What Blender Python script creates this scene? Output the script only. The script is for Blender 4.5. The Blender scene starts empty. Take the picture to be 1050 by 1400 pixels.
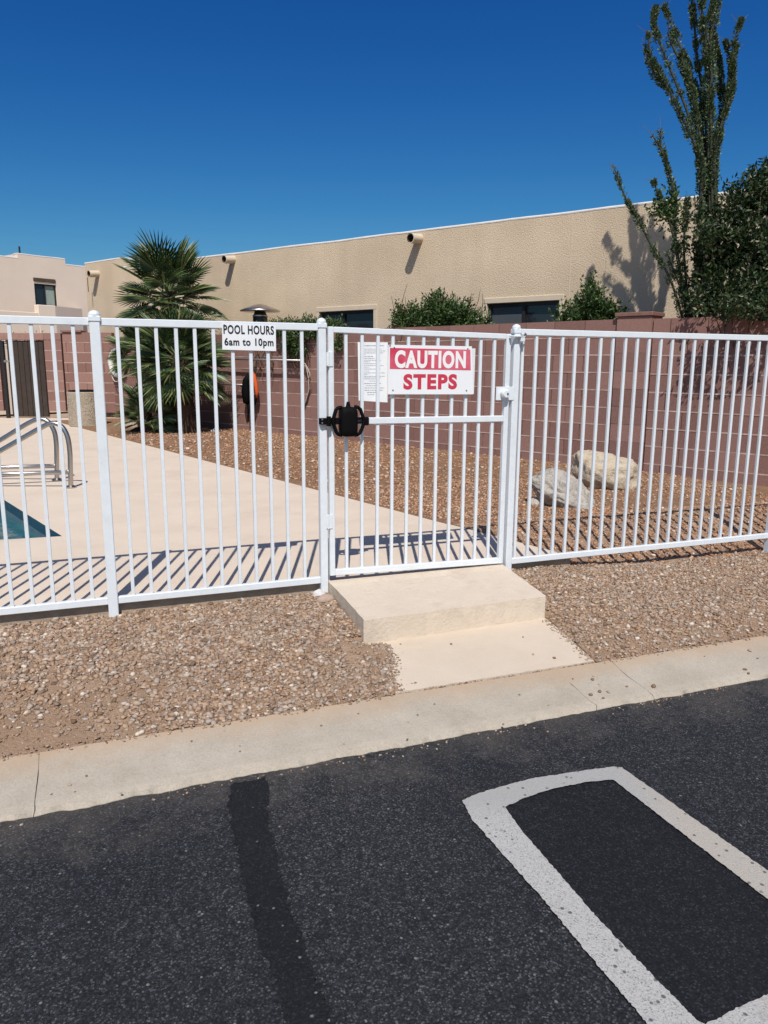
import bpy, bmesh, math, random
import numpy as np
from mathutils import Vector, Matrix, noise
from mathutils.geometry import tessellate_polygon
random.seed(7)
rng = np.random.default_rng(11)
sc = bpy.context.scene
COL = sc.collection

# ------------------------------------------------------------------ camera, sky, sun, exposure
FPX, PITCH, ROLL, CZ = 1022.66, 0.193825, 0.006038, 1.2155      # solved from the fence; pool deck is z = 0
RX = Vector((1, 0, 0)); UPV = Vector((0, math.sin(PITCH), math.cos(PITCH)))
FW = Vector((0, math.cos(PITCH), -math.sin(PITCH)))
CR = RX * math.cos(ROLL) + UPV * math.sin(ROLL)
CU = -RX * math.sin(ROLL) + UPV * math.cos(ROLL)
cam = bpy.data.cameras.new('camera'); camo = bpy.data.objects.new('camera', cam); COL.objects.link(camo)
cam.sensor_fit = 'HORIZONTAL'; cam.sensor_width = 36.0; cam.lens = 36.0 * FPX / 1050.0
cam.clip_start = 0.05; cam.clip_end = 2000
camo.matrix_world = Matrix(((CR.x, CU.x, -FW.x, 0), (CR.y, CU.y, -FW.y, 0), (CR.z, CU.z, -FW.z, CZ), (0, 0, 0, 1)))
sc.camera = camo

SUN_EL, SUN_AZ = math.radians(53), math.radians(-1.5)
world = bpy.data.worlds.new('World'); sc.world = world; world.use_nodes = True
wn = world.node_tree.nodes; wl = world.node_tree.links
sky = wn.new('ShaderNodeTexSky'); sky.sky_type = 'NISHITA'; sky.sun_disc = False
sky.sun_elevation = SUN_EL; sky.sun_rotation = math.pi + SUN_AZ
sky.altitude = 800; sky.air_density = 1.0; sky.dust_density = 2.6; sky.ozone_density = 4.0
SKY_K = 0.0915                                                  # clear, deep blue desert sky: each channel deepened by one power law
sep = wn.new('ShaderNodeSeparateColor'); cmb = wn.new('ShaderNodeCombineColor'); wl.new(sky.outputs[0], sep.inputs[0])
for ch, (ex, kk) in enumerate(((2.53, 3.28), (1.636, 1.51), (1.0, 1.0))):
    pw = wn.new('ShaderNodeMath'); pw.operation = 'POWER'; pw.inputs[1].default_value = ex; ml = wn.new('ShaderNodeMath'); ml.operation = 'MULTIPLY'; ml.inputs[1].default_value = SKY_K
    m2 = wn.new('ShaderNodeMath'); m2.operation = 'MULTIPLY'; m2.inputs[1].default_value = kk / SKY_K; mn = wn.new('ShaderNodeMath'); mn.operation = 'MINIMUM'
    wl.new(sep.outputs[ch], ml.inputs[0]); wl.new(ml.outputs[0], pw.inputs[0]); wl.new(pw.outputs[0], m2.inputs[0]); wl.new(m2.outputs[0], mn.inputs[0]); wl.new(sep.outputs[ch], mn.inputs[1]); wl.new(mn.outputs[0], cmb.inputs[ch])
wl.new(cmb.outputs[0], wn['Background'].inputs[0]); wn['Background'].inputs[1].default_value = SKY_K
sun = bpy.data.lights.new('sun', 'SUN'); sun.energy = 4.6; sun.angle = math.radians(0.5); sun.color = (1.0, 0.955, 0.89)
suno = bpy.data.objects.new('sun', sun); COL.objects.link(suno)
SD = Vector((math.sin(SUN_AZ) * math.cos(SUN_EL), math.cos(SUN_AZ) * math.cos(SUN_EL), -math.sin(SUN_EL)))
suno.rotation_euler = SD.to_track_quat('-Z', 'Y').to_euler(); suno.location = (0, -10, 20)
sc.view_settings.view_transform = 'Standard'; sc.view_settings.look = 'None'
sc.view_settings.exposure = 0.0; sc.view_settings.gamma = 1.0; sc.view_settings.use_curve_mapping = False

# ------------------------------------------------------------------ surveying helpers (photo pixel -> point on a real plane)
CAM = Vector((0, 0, CZ))
def ray(x, y): return CR * ((x - 525) / FPX) + CU * ((700 - y) / FPX) + FW
def pz(x, y, z):
    d = ray(x, y); return CAM + d * ((z - CZ) / d.z)
def pY(x, y, Y):
    d = ray(x, y); return CAM + d * (Y / d.y)
class Frame:
    """vertical plane: local x along it, local y away from the viewer, z up"""
    def __init__(s, o, deg):
        s.o = Vector(o); s.a = math.radians(deg)
        s.ex = Vector((math.cos(s.a), math.sin(s.a), 0)); s.ey = Vector((-math.sin(s.a), math.cos(s.a), 0))
    def at(s, x, y, t=0.0):
        d = ray(x, y); k = ((s.o + s.ey * t - CAM).dot(s.ey)) / d.dot(s.ey); p = CAM + d * k
        q = p - s.o; return q.dot(s.ex), p.z
    def w(s, u, v, z=0): return s.o + s.ex * u + s.ey * v + Vector((0, 0, z))
    def loc(s, p):
        q = Vector(p) - s.o; return q.dot(s.ex), q.dot(s.ey)
FE = Frame((0, 3.87925 * 1.1, 0), 21.0)       # fence line
BW = Frame((0, 11.34, 0), -42.4)              # block wall line
HO = Frame((0.406, 12.883, 0), -37.0)         # long house wall

# ------------------------------------------------------------------ materials
def nodes(name):
    m = bpy.data.materials.new(name); m.use_nodes = True
    return m, m.node_tree.nodes, m.node_tree.links, m.node_tree.nodes['Principled BSDF']
def ramp(n, stops):
    r = n.new('ShaderNodeValToRGB'); e = r.color_ramp.elements
    while len(e) < len(stops): e.new(0.5)
    for i, (p, c) in enumerate(stops):
        e[i].position = p; e[i].color = (c[0], c[1], c[2], 1)
    return r
def tex(n, l, scale, detail=4, rough=0.6, coord='Object', kind='NOISE'):
    tc = n.new('ShaderNodeTexCoord')
    if kind == 'NOISE':
        t = n.new('ShaderNodeTexNoise'); t.inputs['Detail'].default_value = detail; t.inputs['Roughness'].default_value = rough
    else: t = n.new('ShaderNodeTexVoronoi')
    t.inputs['Scale'].default_value = scale
    l.new(tc.outputs[coord], t.inputs['Vector']); return t
def mixc(n, l, fac, a, b, mode='MIX'):
    m = n.new('ShaderNodeMix'); m.data_type = 'RGBA'; m.blend_type = mode
    for k, s in ((0, fac), (6, a), (7, b)):
        if isinstance(s, bpy.types.NodeSocket): l.new(s, m.inputs[k])
        elif isinstance(s, (int, float)): m.inputs[k].default_value = s
        else: m.inputs[k].default_value = (s[0], s[1], s[2], 1)
    return m.outputs[2]
def add_bump(n, l, b, height, strength, dist):
    bp = n.new('ShaderNodeBump'); bp.inputs['Strength'].default_value = strength; bp.inputs['Distance'].default_value = dist
    l.new(height, bp.inputs['Height'])
    if b.inputs['Normal'].is_linked: l.new(b.inputs['Normal'].links[0].from_socket, bp.inputs['Normal'])
    l.new(bp.outputs[0], b.inputs['Normal'])
def surf(name, c1, c2, scale=3, rough=0.8, bump=0.3, bscale=60, bdist=0.004, spec=0.3, metal=0.0, stain=None, sscale=1.2, samt=0.4, coord='Object'):
    m, n, l, b = nodes(name)
    t = tex(n, l, scale, 5, 0.65, coord); r = ramp(n, [(0.3, c1), (0.72, c2)]); l.new(t.outputs['Fac'], r.inputs[0]); col = r.outputs[0]
    if stain:
        s = tex(n, l, sscale, 6, 0.7, coord); rr = ramp(n, [(0.52, (0, 0, 0)), (0.72, (samt,) * 3)]); l.new(s.outputs['Fac'], rr.inputs[0])
        col = mixc(n, l, rr.outputs[0], col, stain)
    l.new(col, b.inputs['Base Color']); b.inputs['Roughness'].default_value = rough
    b.inputs['Specular IOR Level'].default_value = spec; b.inputs['Metallic'].default_value = metal
    if bump: add_bump(n, l, b, tex(n, l, bscale, 5, 0.7, coord).outputs['Fac'], bump, bdist)
    return m
def island(name, stops, rough=0.85, bump=0.4, bscale=160, bdist=0.002, spec=0.25, trans=0.0, extra=None):
    """colour picked per separate piece (pebble, leaf)"""
    m, n, l, b = nodes(name)
    g = n.new('ShaderNodeNewGeometry'); r = ramp(n, stops); l.new(g.outputs['Random Per Island'], r.inputs[0]); col = r.outputs[0]
    if extra:
        t = tex(n, l, extra[0], 3); rr = ramp(n, [(0.4, (0, 0, 0)), (0.7, (extra[2],) * 3)]); l.new(t.outputs['Fac'], rr.inputs[0])
        col = mixc(n, l, rr.outputs[0], col, extra[1])
    l.new(col, b.inputs['Base Color']); b.inputs['Roughness'].default_value = rough; b.inputs['Specular IOR Level'].default_value = spec
    if bump: add_bump(n, l, b, tex(n, l, bscale, 3).outputs['Fac'], bump, bdist)
    if trans:
        tr = n.new('ShaderNodeBsdfTranslucent'); l.new(col, tr.inputs[0]); mx = n.new('ShaderNodeMixShader'); mx.inputs[0].default_value = trans
        l.new(b.outputs[0], mx.inputs[1]); l.new(tr.outputs[0], mx.inputs[2]); l.new(mx.outputs[0], n['Material Output'].inputs[0])
    return m
def plain(name, c, rough=0.5, metal=0.0, spec=0.4, nz=0.12, scale=40, bump=0.05):
    d = tuple(x * (1 - nz) for x in c); return surf(name, d, c, scale, rough, bump, 120, 0.001, spec, metal)
M = {}
ROAD_Z_ = -0.2145
M['white'] = surf('white_paint', (0.66, 0.70, 0.73), (0.72, 0.755, 0.78), 25, 0.38, 0.10, 180, 0.0006, 0.45, stain=(0.50, 0.49, 0.46), sscale=9, samt=0.22)
nt = M['white'].node_tree; n, l = nt.nodes, nt.links; b = n['Principled BSDF']
t = tex(n, l, 42, 6, 0.75); r = ramp(n, [(0.66, (0, 0, 0)), (0.74, (0.55,) * 3)]); l.new(t.outputs['Fac'], r.inputs[0])
l.new(mixc(n, l, r.outputs[0], b.inputs['Base Color'].links[0].from_socket, (0.34, 0.24, 0.16)), b.inputs['Base Color'])
M['concrete'] = surf('cream_concrete', (0.60, 0.50, 0.392), (0.665, 0.56, 0.445), 2.2, 0.85, 0.35, 70, 0.003, 0.2, stain=(0.50, 0.40, 0.31), sscale=1.6, samt=0.5)
M['step'] = surf('step_concrete', (0.585, 0.49, 0.385), (0.655, 0.56, 0.45), 3.5, 0.88, 0.9, 48, 0.006, 0.2, stain=(0.45, 0.35, 0.26), sscale=3.2, samt=0.6)
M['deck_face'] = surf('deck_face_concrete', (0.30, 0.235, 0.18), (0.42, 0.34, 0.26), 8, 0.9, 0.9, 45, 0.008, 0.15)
M['slab'] = surf('slab_concrete', (0.535, 0.445, 0.345), (0.60, 0.505, 0.40), 3.0, 0.88, 0.5, 60, 0.004, 0.2, stain=(0.45, 0.35, 0.26), sscale=1.8, samt=0.45)
M['kerb0'] = surf('kerb_concrete', (0.43, 0.385, 0.325), (0.52, 0.47, 0.40), 4.0, 0.9, 0.55, 90, 0.003, 0.2, stain=(0.44, 0.33, 0.23), sscale=2.0, samt=0.7)
m, n, l, b = nodes('kerb_concrete_dirty')
t = tex(n, l, 5, 6, 0.7); r = ramp(n, [(0.3, (0.365, 0.315, 0.25)), (0.7, (0.455, 0.40, 0.325))]); l.new(t.outputs['Fac'], r.inputs[0])
f_ = tex(n, l, 130, 3, 0.7); rf = ramp(n, [(0.35, (0.88,) * 3), (0.6, (1.04,) * 3)]); l.new(f_.outputs['Fac'], rf.inputs[0]); col = mixc(n, l, 1.0, r.outputs[0], rf.outputs[0], 'MULTIPLY')
tc = n.new('ShaderNodeTexCoord'); sp = n.new('ShaderNodeSeparateXYZ'); l.new(tc.outputs['Object'], sp.inputs[0])
mr = n.new('ShaderNodeMapRange'); mr.inputs[1].default_value = -1.46; mr.inputs[2].default_value = -1.23; mr.inputs[3].default_value = -0.25; mr.inputs[4].default_value = 0.40; l.new(sp.outputs[1], mr.inputs[0])
t2 = tex(n, l, 3.2, 6, 0.75); ad = n.new('ShaderNodeMath'); ad.operation = 'ADD'; l.new(mr.outputs[0], ad.inputs[0]); l.new(t2.outputs['Fac'], ad.inputs[1])
rd = ramp(n, [(0.48, (0, 0, 0)), (0.9, (0.7,) * 3)]); l.new(ad.outputs[0], rd.inputs[0]); col = mixc(n, l, rd.outputs[0], col, (0.44, 0.305, 0.195))
l.new(col, b.inputs['Base Color']); b.inputs['Roughness'].default_value = 0.92; b.inputs['Specular IOR Level'].default_value = 0.15
add_bump(n, l, b, tex(n, l, 95, 5, 0.75).outputs['Fac'], 0.6, 0.004); M['kerb'] = m
M['soil'] = surf('bed_soil', (0.30, 0.195, 0.125), (0.44, 0.305, 0.205), 5, 0.95, 1.0, 85, 0.012, 0.1, stain=(0.25, 0.16, 0.105), sscale=30, samt=0.8)
M['redsoil'] = surf('inner_bed_soil', (0.20, 0.112, 0.065), (0.34, 0.205, 0.125), 22, 0.95, 1.0, 60, 0.02, 0.1, stain=(0.42, 0.29, 0.19), sscale=3, samt=0.5)
M['desert'] = surf('desert_soil', (0.33, 0.24, 0.17), (0.42, 0.31, 0.22), 0.4, 0.95, 0.5, 12, 0.05, 0.1)
STONE = [(0.0, (0.13, 0.083, 0.056)), (0.18, (0.30, 0.19, 0.12)), (0.42, (0.41, 0.275, 0.18)), (0.6, (0.235, 0.17, 0.13)), (0.74, (0.43, 0.32, 0.235)), (0.9, (0.33, 0.28, 0.235)), (1.0, (0.64, 0.55, 0.45))]
RSTONE = [(0.0, (0.19, 0.10, 0.06)), (0.3, (0.36, 0.19, 0.105)), (0.6, (0.45, 0.265, 0.155)), (0.8, (0.26, 0.18, 0.14)), (0.94, (0.44, 0.31, 0.21)), (1.0, (0.66, 0.56, 0.46))]
M['stones'] = island('gravel_stone', STONE, 0.9, 0.5, 140, 0.003, 0.2, extra=(2.2, (0.26, 0.20, 0.15), 0.32))
M['redstones'] = island('inner_gravel_stone', RSTONE, 0.9, 0.4, 140, 0.003, 0.2)
def asphalt(name, dark, light, pit, rough=0.82, dust=False, gloss=True):
    m, n, l, b = nodes(name)
    v = tex(n, l, 215, kind='VORONOI'); sc_ = n.new('ShaderNodeSeparateColor'); l.new(v.outputs['Color'], sc_.inputs[0])
    r = ramp(n, [(0.0, dark), (0.5, tuple((x + y) / 2.2 for x, y in zip(dark, light))), (0.80, light), (0.93, tuple(x * 2.0 for x in light)), (1.0, pit)]); l.new(sc_.outputs[0], r.inputs[0])
    rg = ramp(n, [(0.3, (1.05,) * 3), (0.7, (0.5,) * 3)]); l.new(v.outputs['Distance'], rg.inputs[0]); c0 = mixc(n, l, 0.85, r.outputs[0], rg.outputs[0], 'MULTIPLY')
    big = tex(n, l, 1.3, 6, 0.7); rb = ramp(n, [(0.35, (0.78, 0.80, 0.86)), (0.7, (1.25, 1.2, 1.15))]); l.new(big.outputs['Fac'], rb.inputs[0]); col = mixc(n, l, 1.0, c0, rb.outputs[0], 'MULTIPLY')
    md = tex(n, l, 28, 4, 0.7); rm_ = ramp(n, [(0.35, (0.75,) * 3), (0.65, (1.25,) * 3)]); l.new(md.outputs['Fac'], rm_.inputs[0]); col = mixc(n, l, 1.0, col, rm_.outputs[0], 'MULTIPLY')
    if gloss:
        v2 = tex(n, l, 95, kind='VORONOI'); s2_ = n.new('ShaderNodeSeparateColor'); l.new(v2.outputs['Color'], s2_.inputs[0]); r2_ = ramp(n, [(0.988, (0, 0, 0)), (0.993, (0.7,) * 3)]); l.new(s2_.outputs[1], r2_.inputs[0])
        r3_ = ramp(n, [(0.3, (1,) * 3), (0.45, (0,) * 3)]); l.new(v2.outputs['Distance'], r3_.inputs[0]); mk = mixc(n, l, 1.0, r2_.outputs[0], r3_.outputs[0], 'MULTIPLY'); col = mixc(n, l, mk, col, (0.26, 0.24, 0.22))
    if dust:
        tc = n.new('ShaderNodeTexCoord'); sp = n.new('ShaderNodeSeparateXYZ'); l.new(tc.outputs['Object'], sp.inputs[0])
        mr = n.new('ShaderNodeMapRange'); mr.inputs[1].default_value = -2.15; mr.inputs[2].default_value = -1.56; mr.inputs[3].default_value = -0.1; mr.inputs[4].default_value = 0.27; l.new(sp.outputs[1], mr.inputs[0])
        t2 = tex(n, l, 4, 6, 0.8); ad = n.new('ShaderNodeMath'); ad.operation = 'ADD'; l.new(mr.outputs[0], ad.inputs[0]); l.new(t2.outputs['Fac'], ad.inputs[1])
        rd = ramp(n, [(0.60, (0, 0, 0)), (1.0, (0.45,) * 3)]); l.new(ad.outputs[0], rd.inputs[0]); col = mixc(n, l, rd.outputs[0], col, (0.16, 0.135, 0.11))
    l.new(col, b.inputs['Base Color']); b.inputs['Roughness'].default_value = rough; b.inputs['Specular IOR Level'].default_value = 0.3
    add_bump(n, l, b, tex(n, l, 120, 4, 0.8).outputs['Fac'], 0.8, 0.006); return m
M['asphalt'] = asphalt('asphalt', (0.0090, 0.0102, 0.0122), (0.038, 0.040, 0.0445), (0.115, 0.113, 0.112), dust=True)
M['sealer'] = asphalt('crack_sealer', (0.0055, 0.0062, 0.0074), (0.0105, 0.0112, 0.0125), (0.028, 0.028, 0.029), 0.6)
M['blackpaint'] = asphalt('black_paint', (0.0048, 0.0056, 0.0076), (0.0135, 0.0145, 0.0170), (0.04, 0.04, 0.041), 0.75, gloss=False)
m, n, l, b = nodes('white_line_paint')
t = tex(n, l, 210, 3, 0.7); r = ramp(n, [(0.33, (0.12, 0.117, 0.112)), (0.43, (0.40, 0.39, 0.37)), (0.62, (0.475, 0.465, 0.44))]); l.new(t.outputs['Fac'], r.inputs[0]); col = r.outputs[0]
tc = n.new('ShaderNodeTexCoord'); sp = n.new('ShaderNodeSeparateXYZ'); l.new(tc.outputs['Object'], sp.inputs[0])
def drift(axis, lo, hi, amt):                                    # old dirt worked into one run of the coat
    mr = n.new('ShaderNodeMapRange'); mr.inputs[1].default_value = lo; mr.inputs[2].default_value = hi; l.new(sp.outputs[axis], mr.inputs[0])
    q = tex(n, l, 5, 6, 0.75); ad = n.new('ShaderNodeMath'); ad.operation = 'MULTIPLY_ADD'; l.new(q.outputs['Fac'], ad.inputs[0]); ad.inputs[1].default_value = 0.9; ad.inputs[2].default_value = -0.45
    a2 = n.new('ShaderNodeMath'); a2.operation = 'ADD'; a2.use_clamp = True; l.new(ad.outputs[0], a2.inputs[0]); l.new(mr.outputs[0], a2.inputs[1]); m3 = n.new('ShaderNodeMath'); m3.operation = 'MULTIPLY'; l.new(a2.outputs[0], m3.inputs[0]); m3.inputs[1].default_value = amt; return m3.outputs[0]
w0, w1, w2_ = pz(690, 1106, ROAD_Z_), pz(846, 1058, ROAD_Z_), pz(1000, 1170, ROAD_Z_)
col = mixc(n, l, drift(1, w0.y - 0.10, w0.y + 0.05, 0.8), col, (0.34, 0.335, 0.32)); col = mixc(n, l, drift(0, w1.x - 0.02, w1.x + 0.12, 0.8), col, (0.41, 0.365, 0.305))
v = tex(n, l, 60, kind='VORONOI'); sc_ = n.new('ShaderNodeSeparateColor'); l.new(v.outputs['Color'], sc_.inputs[0]); ra = ramp(n, [(0.90, (0,) * 3), (0.92, (0.9,) * 3)]); l.new(sc_.outputs[0], ra.inputs[0]); rb = ramp(n, [(0.25, (1,) * 3), (0.4, (0,) * 3)]); l.new(v.outputs['Distance'], rb.inputs[0])
col = mixc(n, l, mixc(n, l, 1.0, ra.outputs[0], rb.outputs[0], 'MULTIPLY'), col, (0.09, 0.08, 0.075))
s_ = tex(n, l, 24, 6, 0.8); rs = ramp(n, [(0.60, (0, 0, 0)), (0.72, (0.6,) * 3)]); l.new(s_.outputs['Fac'], rs.inputs[0]); col = mixc(n, l, rs.outputs[0], col, (0.20, 0.185, 0.165))
l.new(col, b.inputs['Base Color']); b.inputs['Roughness'].default_value = 0.85; add_bump(n, l, b, tex(n, l, 150, 4, 0.8).outputs['Fac'], 0.7, 0.005); M['line'] = m
def block_mat(name, cs):
    m, n, l, b = nodes(name)
    o = n.new('ShaderNodeObjectInfo'); r = ramp(n, cs); l.new(o.outputs['Random'], r.inputs[0])
    t = tex(n, l, 14, 6, 0.75); rt = ramp(n, [(0.3, (0.82,) * 3), (0.7, (1.16,) * 3)]); l.new(t.outputs['Fac'], rt.inputs[0])
    col = mixc(n, l, 1.0, r.outputs[0], rt.outputs[0], 'MULTIPLY')
    e = tex(n, l, 4.5, 6, 0.7); re = ramp(n, [(0.6, (0, 0, 0)), (0.78, (0.35,) * 3)]); l.new(e.outputs['Fac'], re.inputs[0])
    col = mixc(n, l, re.outputs[0], col, (0.34, 0.24, 0.20))
    l.new(col, b.inputs['Base Color']); b.inputs['Roughness'].default_value = 0.92; b.inputs['Specular IOR Level'].default_value = 0.15
    add_bump(n, l, b, tex(n, l, 60, 5, 0.8).outputs['Fac'], 0.8, 0.006); return m
M['block'] = block_mat('red_block', [(0, (0.225, 0.124, 0.103)), (0.5, (0.265, 0.148, 0.124)), (1, (0.31, 0.178, 0.147))])
M['mortar'] = surf('mortar', (0.27, 0.165, 0.135), (0.62, 0.48, 0.42), 5, 0.95, 0.5, 80, 0.003, 0.1)
def stucco(name, c1, c2, sc1=24, bd=0.022, st=0.8):
    m, n, l, b = nodes(name)
    t = tex(n, l, 0.9, 6, 0.6); r = ramp(n, [(0.3, c1), (0.7, c2)]); l.new(t.outputs['Fac'], r.inputs[0]); l.new(r.outputs[0], b.inputs['Base Color'])
    b.inputs['Roughness'].default_value = 0.93; b.inputs['Specular IOR Level'].default_value = 0.12
    add_bump(n, l, b, tex(n, l, sc1, 4, 0.6).outputs['Fac'], st, bd); add_bump(n, l, b, tex(n, l, 90, 3, 0.7).outputs['Fac'], 0.4, 0.004); return m
M['stucco'] = stucco('tan_stucco', (0.58, 0.46, 0.325), (0.64, 0.515, 0.37), 52, 0.012, 0.9)
def streak(m, amt, dark):
    n, l = m.node_tree.nodes, m.node_tree.links; b = n['Principled BSDF']; src = b.inputs['Base Color'].links[0].from_socket
    tc = n.new('ShaderNodeTexCoord'); mp = n.new('ShaderNodeMapping'); mp.inputs['Scale'].default_value = (2.6, 2.6, 0.22); l.new(tc.outputs['Object'], mp.inputs[0])
    t = n.new('ShaderNodeTexNoise'); t.inputs['Scale'].default_value = 1.0; t.inputs['Detail'].default_value = 6; l.new(mp.outputs[0], t.inputs[0])
    r = ramp(n, [(0.48, (0, 0, 0)), (0.75, (amt,) * 3)]); l.new(t.outputs['Fac'], r.inputs[0]); c = mixc(n, l, r.outputs[0], src, dark)
    p = tex(n, l, 0.45, 3); rp_ = ramp(n, [(0.35, (0.93,) * 3), (0.65, (1.05,) * 3)]); l.new(p.outputs['Fac'], rp_.inputs[0]); l.new(mixc(n, l, 1.0, c, rp_.outputs[0], 'MULTIPLY'), b.inputs['Base Color'])
streak(M['stucco'], 0.2, (0.42, 0.325, 0.225))
M['palestucco'] = stucco('pale_stucco', (0.70, 0.585, 0.475), (0.76, 0.64, 0.525), 20, 0.006, 0.3)
M['cap'] = surf('white_roof_coating', (0.54, 0.52, 0.49), (0.66, 0.64, 0.60), 5, 0.8, 0.3, 50, 0.004)
M['trim'] = surf('cream_trim', (0.55, 0.46, 0.34), (0.62, 0.52, 0.40), 5, 0.85, 0.3, 60, 0.003)
M['frame'] = plain('dark_frame', (0.022, 0.02, 0.02), 0.4)
M['bronze'] = surf('brown_steel_door', (0.034, 0.0225, 0.017), (0.050, 0.034, 0.026), 9, 0.55, 0.15, 60, 0.002, 0.4)
m, n, l, b = nodes('window_glass'); b.inputs['Base Color'].default_value = (0.018, 0.022, 0.028, 1); b.inputs['Roughness'].default_value = 0.06; b.inputs['Specular IOR Level'].default_value = 0.6
add_bump(n, l, b, tex(n, l, 2, 2).outputs['Fac'], 0.05, 0.02); M['glass'] = m
M['reflectglass'] = plain('reflection_tinted_glass', (0.075, 0.088, 0.10), 0.35, 0, 0.4, 0.1, 6)  # left house panes: bluish reflection put into the base colour
M['blind'] = surf('pale_green_blind', (0.25, 0.31, 0.27), (0.33, 0.39, 0.34), 2, 0.7, 0.1, 30, 0.002)
M['steel'] = plain('brushed_steel', (0.52, 0.485, 0.45), 0.33, 1.0, 0.5, 0.12, 60)
M['alu'] = plain('grey_aluminium', (0.42, 0.42, 0.42), 0.42, 0.85, 0.5, 0.2, 20)
M['black'] = plain('black_plastic', (0.0035, 0.0035, 0.004), 0.7, 0, 0.1, 0.2, 30)
M['orange'] = plain('orange_fabric', (0.58, 0.10, 0.025), 0.75, 0, 0.2, 0.15, 20, 0.2)
M['ring'] = plain('white_ring_foam', (0.78, 0.77, 0.74), 0.6, 0, 0.3, 0.08, 12)
M['rope'] = plain('pale_rope', (0.55, 0.48, 0.42), 0.9)
M['cable'] = plain('brown_cable', (0.055, 0.028, 0.02), 0.6)
M['agg'] = island('agg_chip', [(0, (0.28, 0.22, 0.16)), (0.5, (0.48, 0.40, 0.31)), (1, (0.68, 0.60, 0.50))], 0.9, 0.2)
M['aggbase'] = surf('aggregate_binder', (0.30, 0.245, 0.185), (0.46, 0.39, 0.31), 70, 0.9, 0.8, 90, 0.006)
M['tile'] = surf('pool_tile', (0.012, 0.028, 0.048), (0.03, 0.07, 0.10), 30, 0.25, 0.1, 20, 0.002, 0.5)
M['tileline'] = surf('waterline_scale', (0.16, 0.22, 0.25), (0.07, 0.12, 0.15), 20, 0.4, 0.1, 20)
m, n, l, b = nodes('pool_water')
t = tex(n, l, 2.0, 3); r = ramp(n, [(0.35, (0.02, 0.085, 0.10)), (0.7, (0.045, 0.15, 0.155))]); l.new(t.outputs['Fac'], r.inputs[0]); l.new(r.outputs[0], b.inputs['Base Color'])
b.inputs['Roughness'].default_value = 0.04; b.inputs['IOR'].default_value = 1.33; add_bump(n, l, b, tex(n, l, 5, 3).outputs['Fac'], 0.35, 0.03); M['water'] = m
M['signwhite'] = plain('sign_white', (0.80, 0.81, 0.82), 0.32, 0, 0.4, 0.04, 15, 0.03)
M['signback'] = plain('old_sign_white', (0.72, 0.73, 0.72), 0.5, 0, 0.3, 0.08, 15)
m, n, l, b = nodes('faded_red_print'); t = tex(n, l, 5, 4); r = ramp(n, [(0.40, (0.56, 0.040, 0.085)), (0.75, (0.70, 0.20, 0.26))]); l.new(t.outputs['Fac'], r.inputs[0])
l.new(r.outputs[0], b.inputs['Base Color']); b.inputs['Roughness'].default_value = 0.4; M['red'] = m
M['redletter'] = plain('red_print', (0.57, 0.045, 0.082), 0.4, 0, 0.3, 0.08, 8, 0.02)
M['letterblack'] = plain('black_print', (0.012, 0.016, 0.025), 0.5)
M['letterwhite'] = plain('white_print', (0.82, 0.81, 0.79), 0.4, 0, 0.3, 0.03)
M['greyprint'] = plain('grey_print', (0.24, 0.27, 0.31), 0.6)
M['screw'] = plain('screw_metal', (0.10, 0.10, 0.10), 0.5, 0.6)
M['leaf'] = island('shrub_leaf', [(0, (0.025, 0.055, 0.014)), (0.5, (0.055, 0.105, 0.028)), (0.88, (0.095, 0.155, 0.045)), (1, (0.19, 0.19, 0.085))], 0.45, 0, trans=0.22, spec=0.4)
M['treeleaf'] = island('tree_leaf', [(0, (0.012, 0.026, 0.009)), (0.5, (0.028, 0.052, 0.016)), (0.85, (0.055, 0.088, 0.026)), (0.93, (0.085, 0.10, 0.034)), (0.96, (0.36, 0.29, 0.21)), (1, (0.46, 0.38, 0.28))], 0.42, 0, trans=0.2, spec=0.4)
M['ocoleaf'] = island('ocotillo_leaf', [(0, (0.028, 0.055, 0.024)), (0.5, (0.075, 0.125, 0.055)), (0.85, (0.16, 0.215, 0.11)), (1, (0.33, 0.34, 0.21))], 0.5, 0, trans=0.12)
M['bark'] = surf('ocotillo_bark', (0.035, 0.040, 0.025), (0.07, 0.07, 0.045), 30, 0.9, 0.5, 60, 0.004)
M['dryleaf'] = island('dry_twig', [(0, (0.07, 0.04, 0.025)), (1, (0.20, 0.13, 0.08))], 0.9, 0)
M['frond'] = island('palm_leaflet', [(0, (0.020, 0.045, 0.014)), (0.5, (0.058, 0.10, 0.030)), (0.82, (0.115, 0.165, 0.05)), (1, (0.28, 0.27, 0.12))], 0.4, 0, trans=0.15, spec=0.45)
M['petiole'] = plain('palm_stalk', (0.16, 0.20, 0.08), 0.5)
M['fibre'] = island('palm_fibre', [(0, (0.018, 0.010, 0.007)), (0.6, (0.05, 0.029, 0.019)), (1, (0.11, 0.065, 0.04))], 0.95, 0.4)
M['trunk'] = surf('trunk_bark', (0.06, 0.042, 0.03), (0.12, 0.085, 0.06), 20, 0.95, 0.8, 30, 0.01)
def boulder_mat(name, a, bcol, dark):
    m, n, l, b = nodes(name)
    t = tex(n, l, 5, 6, 0.7); r = ramp(n, [(0.3, a), (0.65, bcol)]); l.new(t.outputs['Fac'], r.inputs[0])
    s = tex(n, l, 9, 6, 0.8); rs = ramp(n, [(0.52, (0, 0, 0)), (0.64, (0.85,) * 3)]); l.new(s.outputs['Fac'], rs.inputs[0])
    col = mixc(n, l, rs.outputs[0], r.outputs[0], dark); l.new(col, b.inputs['Base Color']); b.inputs['Roughness'].default_value = 0.93
    add_bump(n, l, b, tex(n, l, 20, 8, 0.78).outputs['Fac'], 0.9, 0.035); return m
M['greyrock'] = boulder_mat('grey_rock', (0.42, 0.375, 0.315), (0.60, 0.55, 0.48), (0.19, 0.17, 0.15))
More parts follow.
